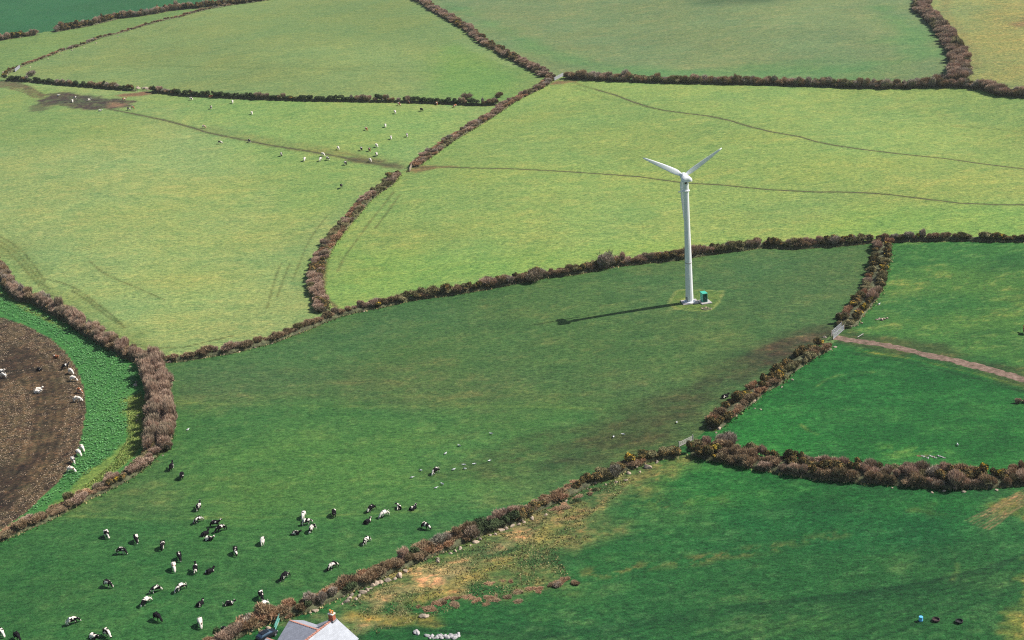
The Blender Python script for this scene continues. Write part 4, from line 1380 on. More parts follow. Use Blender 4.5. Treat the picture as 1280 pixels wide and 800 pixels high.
# green cabinet on its own slab
p = at(880, 377.5)
cab = empty("transformer_cabinet", p, R(14), 1.2)
tag(cab, "green steel electrical cabinet standing right beside the turbine foot", "cabinet")
mb = MB()
mb.box(.1, -.2, .1, 2.6, 3.0, .3, 0, .05)
mb.obj("plinth", MAT['concrete'], cab)
mb = MB()
mb.box(0, 0, 1.3, 1.15, 1.7, 2.1, 0, .03)
mb.obj("cabinet_body", MAT['green_steel'], cab)
mb = MB()
mb.box(0, 0, 2.40, 1.3, 1.85, .1, 0, .03)
mb.obj("roof", MAT['green_roof'], cab)
for s_ in (-1, 1):
    mb = MB()
    mb.box(s_ * .27, -.87, 1.3, .5, .04, 1.9, 0)
    d_ = mb.obj("door", MAT['green_seam'], cab)
    mb = MB()
    mb.box(s_ * .07, -.905, 1.3, .04, .03, .25)
    mb.obj("handle", MAT['grey_steel'], d_)
for s_ in (-.42, .42):
    mb = MB()
    mb.box(.59, s_, 1.3, .04, .75, 1.9)
    mb.obj("side_panel", MAT['green_roof'], cab)
p = at(882, 386)
pit = empty("cable_pit", p)
tag(pit, "small dug pit with bare stones below the green cabinet", "pit")
mb = MB()
mb.lathe([(1.3, .0), (1.1, .16), (.8, .12), (.5, .04)], 12)
mb.obj("spoil_rim", MAT['bank'], pit)
for (dx, dy, s_) in ((-1.0, .2, .45), (.3, .8, .4), (1.4, -.5, .5), (.9, .1, .35), (-.3, -.5, .25)):
    mesh_obj("stone", STONES[int(dx * 10) % 6], pit, (dx, dy, .1), dx, (s_, s_ * .7, s_ * .5))


# ------------------------------------------------------------------ cattle
def skin_body(name, joints, bones, sub=2):
    """one continuous skinned body from joints {name: (x, y, z, r)}"""
    import bmesh
    names = list(joints)
    me = bpy.data.meshes.new(name)
    me.from_pydata([joints[n][:3] for n in names], [(names.index(a), names.index(b)) for a, b in bones], [])
    o = bpy.data.objects.new(name, me)
    C.objects.link(o)
    o.modifiers.new("s", 'SKIN')
    for i, n in enumerate(names):
        v = me.skin_vertices[0].data[i]
        q = joints[n]
        v.radius = (q[3], q[4] if len(q) > 4 else q[3])
        v.use_root = (i == 0)
    sb = o.modifiers.new("u", 'SUBSURF')
    sb.levels = sub
    sb.render_levels = sub
    dg = bpy.context.evaluated_depsgraph_get()
    m2 = bpy.data.meshes.new_from_object(o.evaluated_get(dg))
    m2.name = name
    bpy.data.objects.remove(o)
    m2.materials.clear()
    m2.materials.append(MAT['cow'])
    m2.polygons.foreach_set("use_smooth", [True] * len(m2.polygons))
    return m2


def cow_joints(pose):
    J = {}
    B = []
    lie = pose.startswith("lie")
    z = -.62 if lie else 0.0
    J["belly"] = (0, 0, 1.05 + z, .50, .43)
    J["loin"] = (-.45, 0, 1.12 + z, .45, .39)
    J["rump"] = (-.82, 0, 1.15 + z, .38, .32)
    J["shoulder"] = (.48, 0, 1.10 + z, .44, .37)
    J["chest"] = (.80, 0, 1.10 + z, .33, .28)
    B += [("belly", "loin"), ("loin", "rump"), ("belly", "shoulder"), ("shoulder", "chest")]
    if pose.startswith("graze"):
        tw = {"graze": 0, "grazeL": .35, "grazeR": -.35}[pose]
        J["neck"] = (1.12, tw * .5, .84, .23, .18)
        J["poll"] = (1.38, tw, .48, .18, .16)
        J["muzzle"] = (1.52, tw * 1.15, .14, .10, .09)
        e = (1.36, tw, .56)
    elif pose == "stand":
        J["neck"] = (1.08, .02, 1.30, .21, .17)
        J["poll"] = (1.38, .05, 1.58, .15, .14)
        J["muzzle"] = (1.74, .07, 1.40, .10, .09)
        e = (1.33, .05, 1.68)
    elif pose == "lie":
        J["neck"] = (1.02, .03, .70, .22, .18)
        J["poll"] = (1.22, .06, .88, .17, .15)
        J["muzzle"] = (1.52, .10, .70, .11, .10)
        e = (1.18, .06, .98)
    else:
        J["neck"] = (1.05, .22, .74, .17, .15)
        J["poll"] = (1.10, .50, .86, .15, .14)
        J["muzzle"] = (.92, .80, .68, .10, .09)
        e = (1.08, .45, .97)
    B += [("chest", "neck"), ("neck", "poll"), ("poll", "muzzle")]
    for s_, nm in ((1, "l"), (-1, "r")):
        J["ear" + nm] = (e[0] - .02, e[1] + s_ * .26, e[2] - .02, .05, .03)
        B.append(("poll", "ear" + nm))
        if not lie:
            st = .14 * s_
            J["fs" + nm] = (.58, s_ * .2, .80, .15, .13)
            J["fk" + nm] = (.62 + st, s_ * .21, .42, .095)
            J["ff" + nm] = (.58 + st, s_ * .21, .04, .062)
            J["hs" + nm] = (-.80, s_ * .2, .86, .19, .15)
            J["hk" + nm] = (-.98 - st * .6, s_ * .22, .52, .105)
            J["hf" + nm] = (-.88 - st, s_ * .22, .04, .065)
            B += [("shoulder", "fs" + nm), ("fs" + nm, "fk" + nm), ("fk" + nm, "ff" + nm), ("rump", "hs" + nm), ("hs" + nm, "hk" + nm), ("hk" + nm, "hf" + nm)]
        else:
            J["fk" + nm] = (.86, s_ * .34, .16, .09)
            J["ff" + nm] = (.52, s_ * .40, .07, .07)
            J["hs" + nm] = (-.62, s_ * .36, .30, .19, .15)
            J["hk" + nm] = (-.30, s_ * .52, .12, .09)
            J["hf" + nm] = (.02, s_ * .50, .06, .065)
            B += [("shoulder", "fk" + nm), ("fk" + nm, "ff" + nm), ("rump", "hs" + nm), ("hs" + nm, "hk" + nm), ("hk" + nm, "hf" + nm)]
    return J, B


COWM = {}
for pz in ("graze", "grazeL", "grazeR", "stand", "lie", "lieT"):
    J, B = cow_joints(pz)
    COWM[pz] = (skin_body("body", J, B, 2), skin_body("body", J, B, 1))
mb = MB()
mb.bar((-1.08, 0, 1.25), (-1.24, .02, .95), .035, 6)
mb.bar((-1.24, .02, .95), (-1.20, .03, .55), .03, 6)
mb.lathe([(.02, 0), (.06, .1), (.05, .22), (.01, .3)], 6, (-1.20, .03, .56), (0, 0, -1))
TAIL = mb.mesh("tail", MAT['cow'])
mb = MB()
mb.bar((-1.08, 0, .62), (-1.15, .15, .25), .035, 6)
mb.bar((-1.15, .15, .25), (-.9, .38, .06), .035, 6)
TAILL = mb.mesh("tail", MAT['cow'])
mb = MB()
mb.lathe([(.05, -.02), (.17, .04), (.2, .16), (.14, .3)], 10, (-.55, 0, .52))
for a_, b_ in ((.07, .07), (-.07, .07), (.07, -.07), (-.07, -.07)):
    mb.bar((-.55 + a_, b_, .54), (-.55 + a_, b_, .44), .022, 5)
UDDER = mb.mesh("udder", MAT['udder'])

GA = "cows grazing in the near green field"
GB = "cattle feeding along the kale strip"
GC = "cattle scattered in the far left pasture"


def cow(px, py, dx, dy, pose, white, brown, label, group, near=True, seed=None):
    p = at(px, py)
    q_ = at(px + dx, py + dy)
    hd = math.atan2(q_.y - p.y, q_.x - p.x)
    me = COWM[pose][0 if near else 1]
    seed = (px * 7.13 + py * 3.7) % 1.0 if seed is None else seed
    s = .96 + (px * 13.7 % 1) * .1
    if white < .7:
        white *= .82
    c = (white, brown, seed, 1)
    if near:
        root = empty("cow", p, hd, s)
        b = mesh_obj("body", me, root)
        b.color = c
        t = mesh_obj("tail", TAILL if pose.startswith("lie") else TAIL, root)
        t.color = c
        if not pose.startswith("lie"):
            mesh_obj("udder", UDDER, root)
    else:
        root = mesh_obj("cow", me, None, p, hd, (s, s, s))
        root.color = c
    tag(root, label, "cow", group)


BW, BK, WH, MX = .48, .03, .97, .75
near_cows = [
 (134, 671, 5, 6, "graze", .55, 0, "white backed black cow nearest the bramble hedge on the left, head down to the right"),
 (171, 677, 3, 9, "graze", .5, 0, "black and white cow facing the camera, second from the bramble hedge"),
 (152, 692, 10, 0, "grazeR", .45, 0, "black cow with white shoulder patch grazing sideways, below the pair by the bramble hedge"),
 (204, 685, -2, 6, "graze", BK, 0, "small looking all black cow on its own left of the white and black pair"),
 (225, 699, 3, 9, "graze", BK, 0, "black cow standing directly above the white cow with reddish marks"),
 (218, 712, 2, 9, "graze", .86, .35, "mostly white cow with reddish marks just below a black cow"),
 (249, 637, 5, -8, "stand", .35, 0, "black cow with a white rump, highest of the left centre bunch"),
 (249, 653, -10, 5, "graze", .5, 0, "black cow with a pinkish white rear, grazing left, second from top of the bunch"),
 (269, 658, 12, -1, "stand", .18, 0, "black cow with one white shoulder spot in the middle of the bunch"),
 (277, 664, -10, 4, "graze", .15, 0, "large black cow with a pale rear leg at the right of the bunch"),
 (256, 669, 9, -5, "lie", BK, 0, "dark cow lying at the lower left of the bunch"),
 (261, 675, 9, 1, "lieT", .45, 0, "black and white cow lying lowest in the bunch"),
 (295, 692, 2, 9, "graze", .3, 0, "black cow with a white saddle spot facing the camera, right of the bunch"),
 (329, 680, 2, -9, "graze", WH, 0, "all white cow seen from behind standing alone"),
 (245, 715, 1, -9, "stand", .2, 0, "thin black cow with a white poll left of a lying black cow"),
 (262, 716, 10, -5, "lie", BK, 0, "all black cow lying on its own right of the thin black cow"),
 (135, 733, 9, 3, "graze", .4, 0, "black cow with white patch and white face alone at the lower left"),
 (91, 780, 9, -3, "graze", .4, 0, "black cow with a white back alone near the bottom left corner"),
 (134, 795, 9, 6, "graze", .6, 0, "white backed cow with a black spot at the bottom edge"),
 (117, 797, 9, 3, "lie", .35, 0, "black and white cow lying at the bottom edge, left of the white backed one"),
 (2, 794, 7, 6, "graze", .75, 0, "white and black cow cut by the bottom left corner"),
 (22, 799, 6, 5, "graze", BK, 0, "black cow at the bottom edge close to the left corner"),
 (196, 740, -9, 3, "graze", .5, 0, "upper cow of the touching pair, black with a white rump"),
 (184, 755, -9, 6, "graze", .65, 0, "lower cow of the touching pair, white and black with its head at the lower left"),
 (227, 738, -9, 5, "graze", .68, 0, "long white cow with black patches right of the touching pair"),
 (250, 757, 8, -7, "lie", BK, 0, "all black cow lying with its head raised to the upper right"),
 (286, 756, 10, -1, "lie", .2, 0, "black cow with one white band lying near the brown hedge"),
 (197, 775, 7, 4, "graze", BK, 0, "all black cow near the bottom with a separate shadow on its left"),
 (251, 782, 2, 8, "graze", .88, .2, "mostly white cow facing the camera near the bottom centre left"),
 (281, 789, 8, 5, "lie", .3, 0, "black cow with two white spots lying against the hedge at the bottom"),
 (380, 647, -4, 9, "graze", .9, 0, "white cow with a dark cheek, top of the central group"),
 (383, 656, 10, -2, "grazeL", .5, 0, "black and white cow standing just under the white cow"),
 (391, 664, -7, 7, "graze", .6, 0, "cow with a white rump and black belly, right of the central group"),
 (369, 668, 10, 0, "lie", .5, 0, "white and black cow lying at the lower left of the central group"),
 (418, 645, -1, -9, "graze", BK, 0, "all black cow seen from behind between the central and right groups"),
 (465, 639, -9, 5, "graze", .22, 0, "black cow with a white spot grazing left, highest of the right group"),
 (481, 646, -9, 4, "graze", .92, 0, "nearly white cow with dark face bending left in the right group"),
 (459, 654, 9, -5, "lie", .15, 0, "black cow with a white flank mark lying below the right group"),
 (459, 679, -8, 6, "graze", .5, 0, "cow with white rump and black back grazing left, below the right group"),
 (417, 711, -10, 5, "graze", .5, 0, "black and white cow stretched out nearest the foreground hedge"),
 (499, 636, -2, -7, "lieT", .5, 0, "black and white cow lying curled in the right group"),
 (516, 637, 9, -5, "lie", .15, 0, "black cow with white muzzle lying at the right end of the right group"),
 (532, 661, 9, 3, "graze", .25, 0, "black cow with white spots closest to the brown hedge on the right"),
 (545, 592, -8, 5, "graze", .5, 0, "black and white cow alone among the white gulls"),
 (357, 724, -9, 6, "graze", .35, 0, "black cow with a white rump grazing left, midway to the house"),
 (327, 748, 4, 9, "graze", .35, 0, "black and white cow facing the camera above the white cow by the hedge"),
 (331, 760, -6, 5, "graze", WH, 0, "all white cow standing against the hedge above the house"),
 (215, 587, 4, -7, "stand", BK, 0, "upper left of the two black cows nearest the scrub block"),
 (228, 598, 2, -8, "graze", BK, 0, "lower right of the two black cows nearest the scrub block"),
 (906, 497, 9, -3, "lie", .05, 0, "black cow lying tight against the gorse hedge in the middle right"),
]
for c_ in near_cows:
    cow(*c_[:7], c_[7], GA)
cow(1281, 417, -4, -9, "stand", .1, .9, "reddish brown cow cut by the right edge above the dirt track", None)
kale_cows = [
 (70, 447, 9, 2, "lie", .1, 1, "orange brown cow, highest of those lined up along the kale strip"),
 (82, 461, 9, -3, "stand", BK, 0, "black cow second from the top of the line along the kale strip"),
 (89, 467, 7, 3, "graze", WH, .5, "white cow touching the black one along the kale strip"),
 (92, 476, 9, 1, "graze", WH, .5, "white cow between the black pair and the orange one along the kale strip"),
 (100, 491, 8, 3, "graze", .3, 1, "orange and white cow feeding along the kale strip"),
 (97, 502, 9, 0, "graze", WH, .5, "white cow just below the orange and white one along the kale strip"),
 (103, 563, 6, 5, "graze", WH, .5, "topmost white cow of the lower four along the kale strip"),
 (99, 569, 6, 4, "graze", WH, .5, "second white cow of the lower four along the kale strip"),
 (92, 578, 5, 7, "graze", .7, 0, "white cow with black marks, third of the lower four along the kale strip"),
 (89, 590, 9, 1, "graze", WH, .5, "lowest white cow of the lower four along the kale strip"),
 (48, 488, 7, -1, "lie", WH, .5, "upper of two white cows lying on the dark grazed soil"),
 (47, 491, 7, 0, "lie", .95, .5, "lower of two white cows lying on the dark grazed soil"),
 (1, 465, 8, 0, "lie", WH, .5, "white cow half out of the left edge on the grazed soil"),
 (5, 472, -8, -1, "graze", .85, 0, "white cow with dark legs standing at the left edge of the grazed soil"),
 (49, 463, 7, 2, "lie", BK, 0, "black cow lying on the dark soil above the two white ones"),
]
for c_ in kale_cows:
    cow(*c_[:7], c_[7], GB)
far_cows = [
 (73, 120, 8, 2, "lieT", .8, 0, "white cow lying at the left end of the dark mud patch"),
 (91, 128, -1, 6, "graze", WH, 0, "white cow facing the camera in the middle of the dark mud patch"),
 (94, 124, 7, -1, "stand", .5, 0, "black and white cow behind the white one on the mud patch"),
 (111, 127, 6, -1, "stand", .75, 0, "white and black cow at the right part of the mud patch"),
 (155, 126, 7, -1, "stand", .35, 1, "brown and white cow between the mud patch and the pink earth gateway"),
 (161, 138, 7, 1, "graze", .6, 0, "white and black cow of the pair below the brown one near the gateway"),
 (166, 136, 6, 1, "graze", .5, 1, "brown and white cow of the pair near the gateway"),
 (125, 139, 5, 0, "lie", WH, 0, "tiny white calf just below the mud patch"),
 (239, 125, 6, 1, "graze", .85, 0, "white cow left of the red brown one under the thin dark hedge"),
 (263, 123, 6, 0, "stand", .1, .9, "dark red brown cow right under the thin dark hedge"),
 (264, 136, 3, 4, "graze", .5, 0, "black and white cow below the dark red brown one"),
 (291, 129, 0, 6, "graze", WH, 0, "white cow facing the camera right of the dark red brown one"),
 (315, 143, 2, 5, "graze", WH, 0, "white cow alone in the middle of the far pasture"),
 (255, 160, 6, 1, "graze", .4, 1, "tan cow just above the left part of the cattle path"),
 (275, 180, 7, 0, "graze", .5, 0, "black and white cow just below the left part of the cattle path"),
 (312, 178, 4, 3, "graze", .5, 0, "black and white cow standing on the cattle path"),
 (352, 195, 3, 5, "graze", .6, 0, "white and black cow below the path, left of the white one"),
 (381, 201, -3, 5, "graze", WH, 0, "white cow below the path, left of the three together"),
 (401, 201, -4, 3, "graze", .8, 0, "white cow at the lower left of the three together on the path"),
 (404, 195, 6, 2, "graze", .85, 0, "white cow at the top of the three together on the path"),
 (410, 200, 6, 2, "graze", .6, 0, "white and black cow at the right of the three together on the path"),
 (423, 187, 5, 4, "graze", WH, 0, "white cow just above the path, right of the three together"),
 (432, 206, 6, 3, "graze", .5, 0, "black and white cow below the path, right of the three together"),
 (427, 235, 1, 6, "stand", BK, 0, "all black cow alone beside the curving hedge"),
 (452, 188, 3, 4, "graze", .5, 0, "black and white cow left of the small cluster above the path"),
 (462, 189, 3, 3, "graze", .15, .5, "dark brown cow in the small cluster above the path"),
 (471, 184, 5, 3, "graze", WH, 0, "white cow at the top right of the small cluster above the path"),
 (471, 195, 2, 5, "graze", .6, 0, "white and black cow at the lower right of the small cluster"),
 (463, 202, 4, 3, "graze", WH, 0, "white cow standing on the path below the small cluster"),
 (458, 163, 5, 3, "graze", .3, 1, "orange brown cow alone above the small cluster"),
 (482, 159, 1, 6, "graze", WH, 0, "upper of two white cows right of the orange brown one"),
 (489, 174, 1, 6, "graze", WH, 0, "lower white cow right of the small cluster"),
 (509, 171, 1, 6, "graze", .6, 0, "white and black cow furthest right below the far group"),
 (451, 125, 7, 0, "stand", WH, 0, "white cow in the shadow of the thin dark hedge, left one"),
 (478, 127, 2, 5, "graze", .9, 0, "lower white cow in the hedge shadow left of the red cows"),
 (482, 124, 6, 0, "stand", .85, 0, "upper white cow in the hedge shadow left of the red cows"),
 (499, 132, 6, 2, "graze", .35, 1, "red and white cow at the left of the red pair"),
 (507, 128, 6, 1, "graze", .3, 1, "left cow of the touching red pair under the hedge"),
 (511, 129, 5, 3, "graze", .25, 1, "right cow of the touching red pair under the hedge"),
 (494, 142, 4, 4, "graze", WH, 0, "white cow below the red cows"),
 (527, 139, 6, 2, "graze", BK, 0, "all black cow right of the red cows"),
 (546, 131, 3, 4, "graze", .3, 1, "lone red cow between the black one and the hedge corner"),
 (568, 129, 6, 0, "stand", .4, .9, "red and white cow under the small pink tree"),
 (569, 134, -6, 2, "graze", .2, 1, "orange cow just below the red and white one near the hedge corner"),
]
for c_ in far_cows:
    cow(*c_[:7], c_[7], GC, near=False)

# ------------------------------------------------------------------ gulls
mbb = MB()
mbb.lathe([(.02, -.32), (.07, -.2), (.12, 0), (.10, .14), (.05, .22)], 8, (0, 0, .2), (1, 0, .15))
mbb.lathe([(.03, 0), (.065, .06), (.06, .13), (.015, .22)], 8, (.2, 0, .28), (1, 0, .05))
mbb.bar((0, .04, .0), (0, .04, .14), .012, 4)
mbb.bar((0, -.04, .0), (0, -.04, .14), .012, 4)
GB_ = mbb.mesh("gull_body", MAT['feather'], True)
mbw = MB()
for s_ in (1, -1):
    mbw.add([(.12, s_ * .08, .26), (-.1, s_ * .13, .28), (-.38, s_ * .06, .22), (-.1, s_ * .11, .16)], [(0, 1, 2, 3)])
    mbw.add([(.12, s_ * .085, .265), (-.1, s_ * .145, .285), (-.38, s_ * .065, .225), (-.1, s_ * .02, .33)], [(0, 1, 2, 3)])
GW_ = mbw.mesh("wing", MAT['grey_feather'])
gulls = [(614, 543, "white gull highest up the slope in the turbine field"), (574, 558, "white gull second highest, left of the highest one"), (557, 568, "white gull up and right of the lone cow"),
         (526, 589, "white gull just left of the lone cow"), (515, 598, "white gull furthest left of the gulls round the lone cow"), (580, 582, "upper of two close white gulls right of the lone cow"),
         (581, 587, "lower of two close white gulls right of the lone cow"), (567, 588, "white gull nearest the lone cow on its right"), (593, 581, "white gull right of the two close ones"),
         (612, 577, "white gull furthest right of those by the lone cow"), (545, 611, "lower left of two gulls below the lone cow"), (553, 606, "upper right of two gulls below the lone cow"),
         (767, 547, "white gull alone below the mud toward the gorse hedge"), (779, 544, "small white gull just right of the one near the gorse hedge"), (846, 529, "white gull furthest right near the gorse hedge"),
         (235, 538, "white gull right of the scrub block"), (1197, 557, "white gull in the deep green field at the right"), (1099, 381, "white gull beside the hedge right of the turbine")]
r = random.Random(9)
for (a, b, lb) in gulls:
    root = empty("gull", at(a, b), r.uniform(0, 6.28), 1.35)
    tag(root, lb, "bird", "white gulls on the grass")
    mesh_obj("gull_body", GB_, root)
    mesh_obj("wing", GW_, root)


# ------------------------------------------------------------------ gates and posts
def gate(label, a, b, hgt, mat, name="field_gate", post=None, nb=5, rad=.045):
    p, q_ = at(*a), at(*b)
    L = (q_ - p).length
    root = empty(name, p, math.atan2(q_.y - p.y, q_.x - p.x))
    tag(root, label, "gate")
    for x_ in (0, L):
        mb = MB()
        mb.box(x_, 0, (hgt + .25) / 2, .2, .2, hgt + .25, 0, .03)
        mb.obj("gate_post", post or mat, root)
    mb = MB()
    mb.bar((.15, 0, .2), (.15, 0, hgt), rad, 6)
    mb.bar((L - .15, 0, .2), (L - .15, 0, hgt), rad, 6)
    mb.bar((.15, 0, .2), (L / 2, 0, hgt), rad * .8, 6)
    mb.bar((L - .15, 0, .2), (L / 2, 0, hgt), rad * .8, 6)
    mb.obj("gate_frame", mat, root)
    for k in range(nb):
        mb = MB()
        z_ = .22 + (hgt - .25) * (k / (nb - 1)) ** 1.15
        mb.bar((.17, 0, z_), (L - .17, 0, z_), rad * (1.3 if k in (0, nb - 1) else 1), 6)
        mb.obj("bar", mat, root)
    return root


gate("galvanised metal field gate at the end of the dirt track", (1041, 425), (1055, 413), 1.5, MAT['grey_steel'], post=MAT['wood'], nb=5, rad=.055)
gate("galvanised metal field gate standing open beside the one at the track end", (1039, 421), (1052, 410), 1.5, MAT['grey_steel'], post=MAT['wood'], nb=5, rad=.05)
gate("small white gate at the corner where the thick gorse hedge begins", (849, 559), (866, 550), 1.2, MAT['concrete'], rad=.045)
gate("pale wooden gate where the curving hedge meets the stony hedge", (512, 215), (517, 203), 1.4, MAT['wood'], rad=.08)
gate("grey gate in the stony gateway at the far left", (19, 90), (25, 85), 1.8, MAT['grey_steel'], nb=7, rad=.12)
gate("pale gate at the upper centre where four fields meet", (693, 101), (704, 95), 1.6, MAT['grey_steel'], nb=6, rad=.12)
p, q_ = at(1072, 424), at(1079, 420)
root = empty("rail", p, math.atan2(q_.y - p.y, q_.x - p.x))
tag(root, "short pale rail on two posts just right of the metal gates", "rail")
L = (q_ - p).length
mb = MB(); mb.bar((0, 0, .6), (L, 0, .6), .09, 6); mb.obj("top_rail", MAT['concrete'], root)
for x_ in (0.1, L - .1):
    mb = MB(); mb.box(x_, 0, .28, .12, .12, .6); mb.obj("post", MAT['wood'], root)


def pile(label, pts, mat_list, smin, smax, name="stone_heap"):
    root = None
    r = random.Random(len(label))
    for (a, b) in pts:
        p = at(a, b)
        if root is None:
            root = empty(name, p)
            tag(root, label, "stones")
        s = r.uniform(smin, smax)
        d = p - root.location
        mesh_obj("stone", r.choice(mat_list), root, (d.x, d.y, d.z + s * .25), r.uniform(0, 6), (s * 1.2, s * .8, s * .6))
    return root


pile("pale rubble heap at the bottom edge right of the house", [(534 + i * 2.0 + (i % 3), 795 + (i * 5 % 7) * .6) for i in range(10)], RUBBLE, .3, .55)
pile("greyish white rubble heap right of the other one on the bottom edge", [(552 + i * 2.1 + (i % 2) * 2, 794 + (i * 3 % 5) * .9) for i in range(11)], RUBBLE, .35, .6)
pile("single flat white slab in the grass near the bottom, left of the rubble", [(520, 791), (522, 792)], RUBBLE, .6, .8, "stone_slab")
pile("pale flat slab in rough grass above the rubble", [(528, 771), (533, 771), (531, 770)], STONES, .5, .7, "stone_slab")
pile("pale stones on the pink earth of the far gateway", [(173, 111), (186, 112), (180, 111), (183, 111)], STONES, 1.0, 1.5)
pile("pinkish pale stone heap at the foot of the deep green field", [(1152 + i * 2.6, 570 + (i * 5 % 4) * .9) for i in range(12)], RUBBLE, .2, .32)
pile("brown and white stone pile right of the gate side gorse hedge", [(1099, 399), (1102, 400), (1105, 399), (1109, 398), (1096, 400)], STONES, .4, .7)
# trough and drum
p = at(1151, 776)
root = empty("feed_drum", p)
tag(root, "bright blue drum standing in the lower right field", "drum")
mb = MB(); mb.lathe([(.34, 0), (.38, .08), (.36, .3), (.39, .34), (.36, .38), (.36, .7), (.33, .78)], 16); mb.obj("drum_body", MAT['blue'], root, smooth=False)
mb = MB(); mb.lathe([(.36, .78), (.37, .80), (.35, .86), (.1, .87)], 16); mb.obj("lid", MAT['blue'], root)
for (a, b, lb, mt) in ((1170, 776, "dark brown rubber trough right of the blue drum", 'brown_rubber'), (1199, 778, "blackish rubber trough furthest right of the blue drum", 'dark')):
    root = empty("feed_trough", at(a, b), .2)
    tag(root, lb, "trough", "rubber troughs beside the blue drum")
    mb = MB(); mb.lathe([(.5, 0), (.62, .1), (.66, .38), (.58, .40), (.52, .14), (.1, .1)], 18); mb.obj("trough_body", MAT[mt], root)
    mb = MB()
    mb.bar((-.66, 0, .3), (-.8, 0, .36), .05); mb.bar((.66, 0, .3), (.8, 0, .36), .05)
    mb.obj("handle", MAT[mt], root)

# ------------------------------------------------------------------ farmhouse
RH = 6.4
rp = at(417.5, 773, RH)                       # far end of the main ridge
rdx = at(382, 800, RH) - rp
rdx.z = 0
ang = math.atan2(-rdx.y, -rdx.x)              # ridge direction, near to far
gz = rp.z
house = empty("farmhouse", (rp.x, rp.y, gz), ang)
tag(house, "pale slate roofed farmhouse with terracotta ridges and a red brick chimney at the bottom edge", "house")
LR, HW, EH = 17.0, 4.6, 3.6


def uvface(name, quad, mat, parent, thick=.12):
    a, b, c_, d = [Vector(q_) for q_ in quad]
    nrm = (b - a).cross(d - a).normalized()
    vs = [a, b, c_, d] + [v_ - nrm * thick for v_ in (a, b, c_, d)]
    me = bpy.data.meshes.new(name)
    me.from_pydata([tuple(v_) for v_ in vs], [], [(0, 1, 2, 3), (7, 6, 5, 4), (0, 4, 5, 1), (1, 5, 6, 2), (2, 6, 7, 3), (3, 7, 4, 0)])
    uv = me.uv_layers.new(name="UVMap")
    U = (b - a).normalized()
    V_ = nrm.cross(U)
    for lp in me.loops:
        p_ = vs[lp.vertex_index] - a
        uv.data[lp.index].uv = (p_.dot(U), p_.dot(V_))
    me.materials.append(mat)
    return mesh_obj(name, me, parent)


ov = .35
ez = EH - .15
# local x runs along the ridge (0 = far gable, -LR = near end), y left of it
uvface("roof_slope", [(-LR, -HW - ov, ez), (ov, -HW - ov, ez), (ov, 0, RH), (-LR, 0, RH)], MAT['slate'], house)
uvface("roof_slope", [(-LR, 0, RH), (ov, 0, RH), (ov, HW + ov, ez), (-LR, HW + ov, ez)], MAT['slate_dark'], house)
mb = MB()
n_ = 34
for k in range(n_):
    x_ = -LR + (k + .5) * (LR + ov) / n_
    mb = MB()
    mb.box(x_, 0, RH + .06, (LR + ov) / n_ - .03, .42, .16, 0, .04)
    mb.obj("ridge_tile", MAT['terracotta'], house)
mb = MB()
mb.add([(-.0, -HW, 0), (0, HW, 0), (0, HW, EH - .2), (0, 0, RH - .2), (0, -HW, EH - .2), (-LR, -HW, 0), (-LR, HW, 0), (-LR, HW, EH - .2), (-LR, 0, RH - .2), (-LR, -HW, EH - .2)],
       [(0, 1, 2, 3, 4), (9, 8, 7, 6, 5), (0, 4, 9, 5), (1, 6, 7, 2)])
mb.obj("wall", MAT['render'], house)
for (x_, y_, rz_, nm) in ((-4, -HW - .03, 0, "window"), (-8, -HW - .03, 0, "window"), (.03, -1.8, math.pi / 2, "window"), (.03, 1.8, math.pi / 2, "window")):
    mb = MB(); mb.box(x_, y_, 1.7, 1.1, .1, 1.2, rz_); w_ = mb.obj("window", MAT['glass'], house)
    mb = MB()
    for dz in (-.63, .63, 0):
        mb.box(x_, y_ - (.02 if rz_ == 0 else 0), 1.7 + dz, 1.25, .14, .08, rz_)
    mb.obj("frame", MAT['white_paint'], w_)
# chimney on the far gable
mb = MB(); mb.box(-.45, 0, RH + .45, .75, 1.0, 1.5, 0, .0); ch = mb.obj("chimney", MAT['brick'], house)
mb = MB(); mb.box(-.45, 0, RH + 1.29, .92, 1.18, .18, 0, .03); mb.obj("chimney_cap", MAT['render'], ch)
for y_ in (-.26, .26):
    mb = MB(); mb.lathe([(.2, 0), (.16, .1), (.15, .5), (.19, .55)], 12, (-.45, y_, RH + 1.38)); mb.obj("chimney_pot", MAT['orange'], ch)
mb = MB(); mb.box(-.45, 0, RH - .02, 1.0, 1.25, .22, 0, .0); mb.obj("lead_flashing", MAT['grey_steel'], ch)
# left wing, roof ridge square to the main one
WZ = RH - .55
e0 = house.matrix_world
Minv = (Matrix.Translation((rp.x, rp.y, gz)) @ Matrix.Rotation(ang, 4, 'Z')).inverted()


def loc(px, py, z):
    p_ = at(px, py, z)
    q2 = Minv @ Vector((p_.x, p_.y, gz))
    return q2.x, q2.y


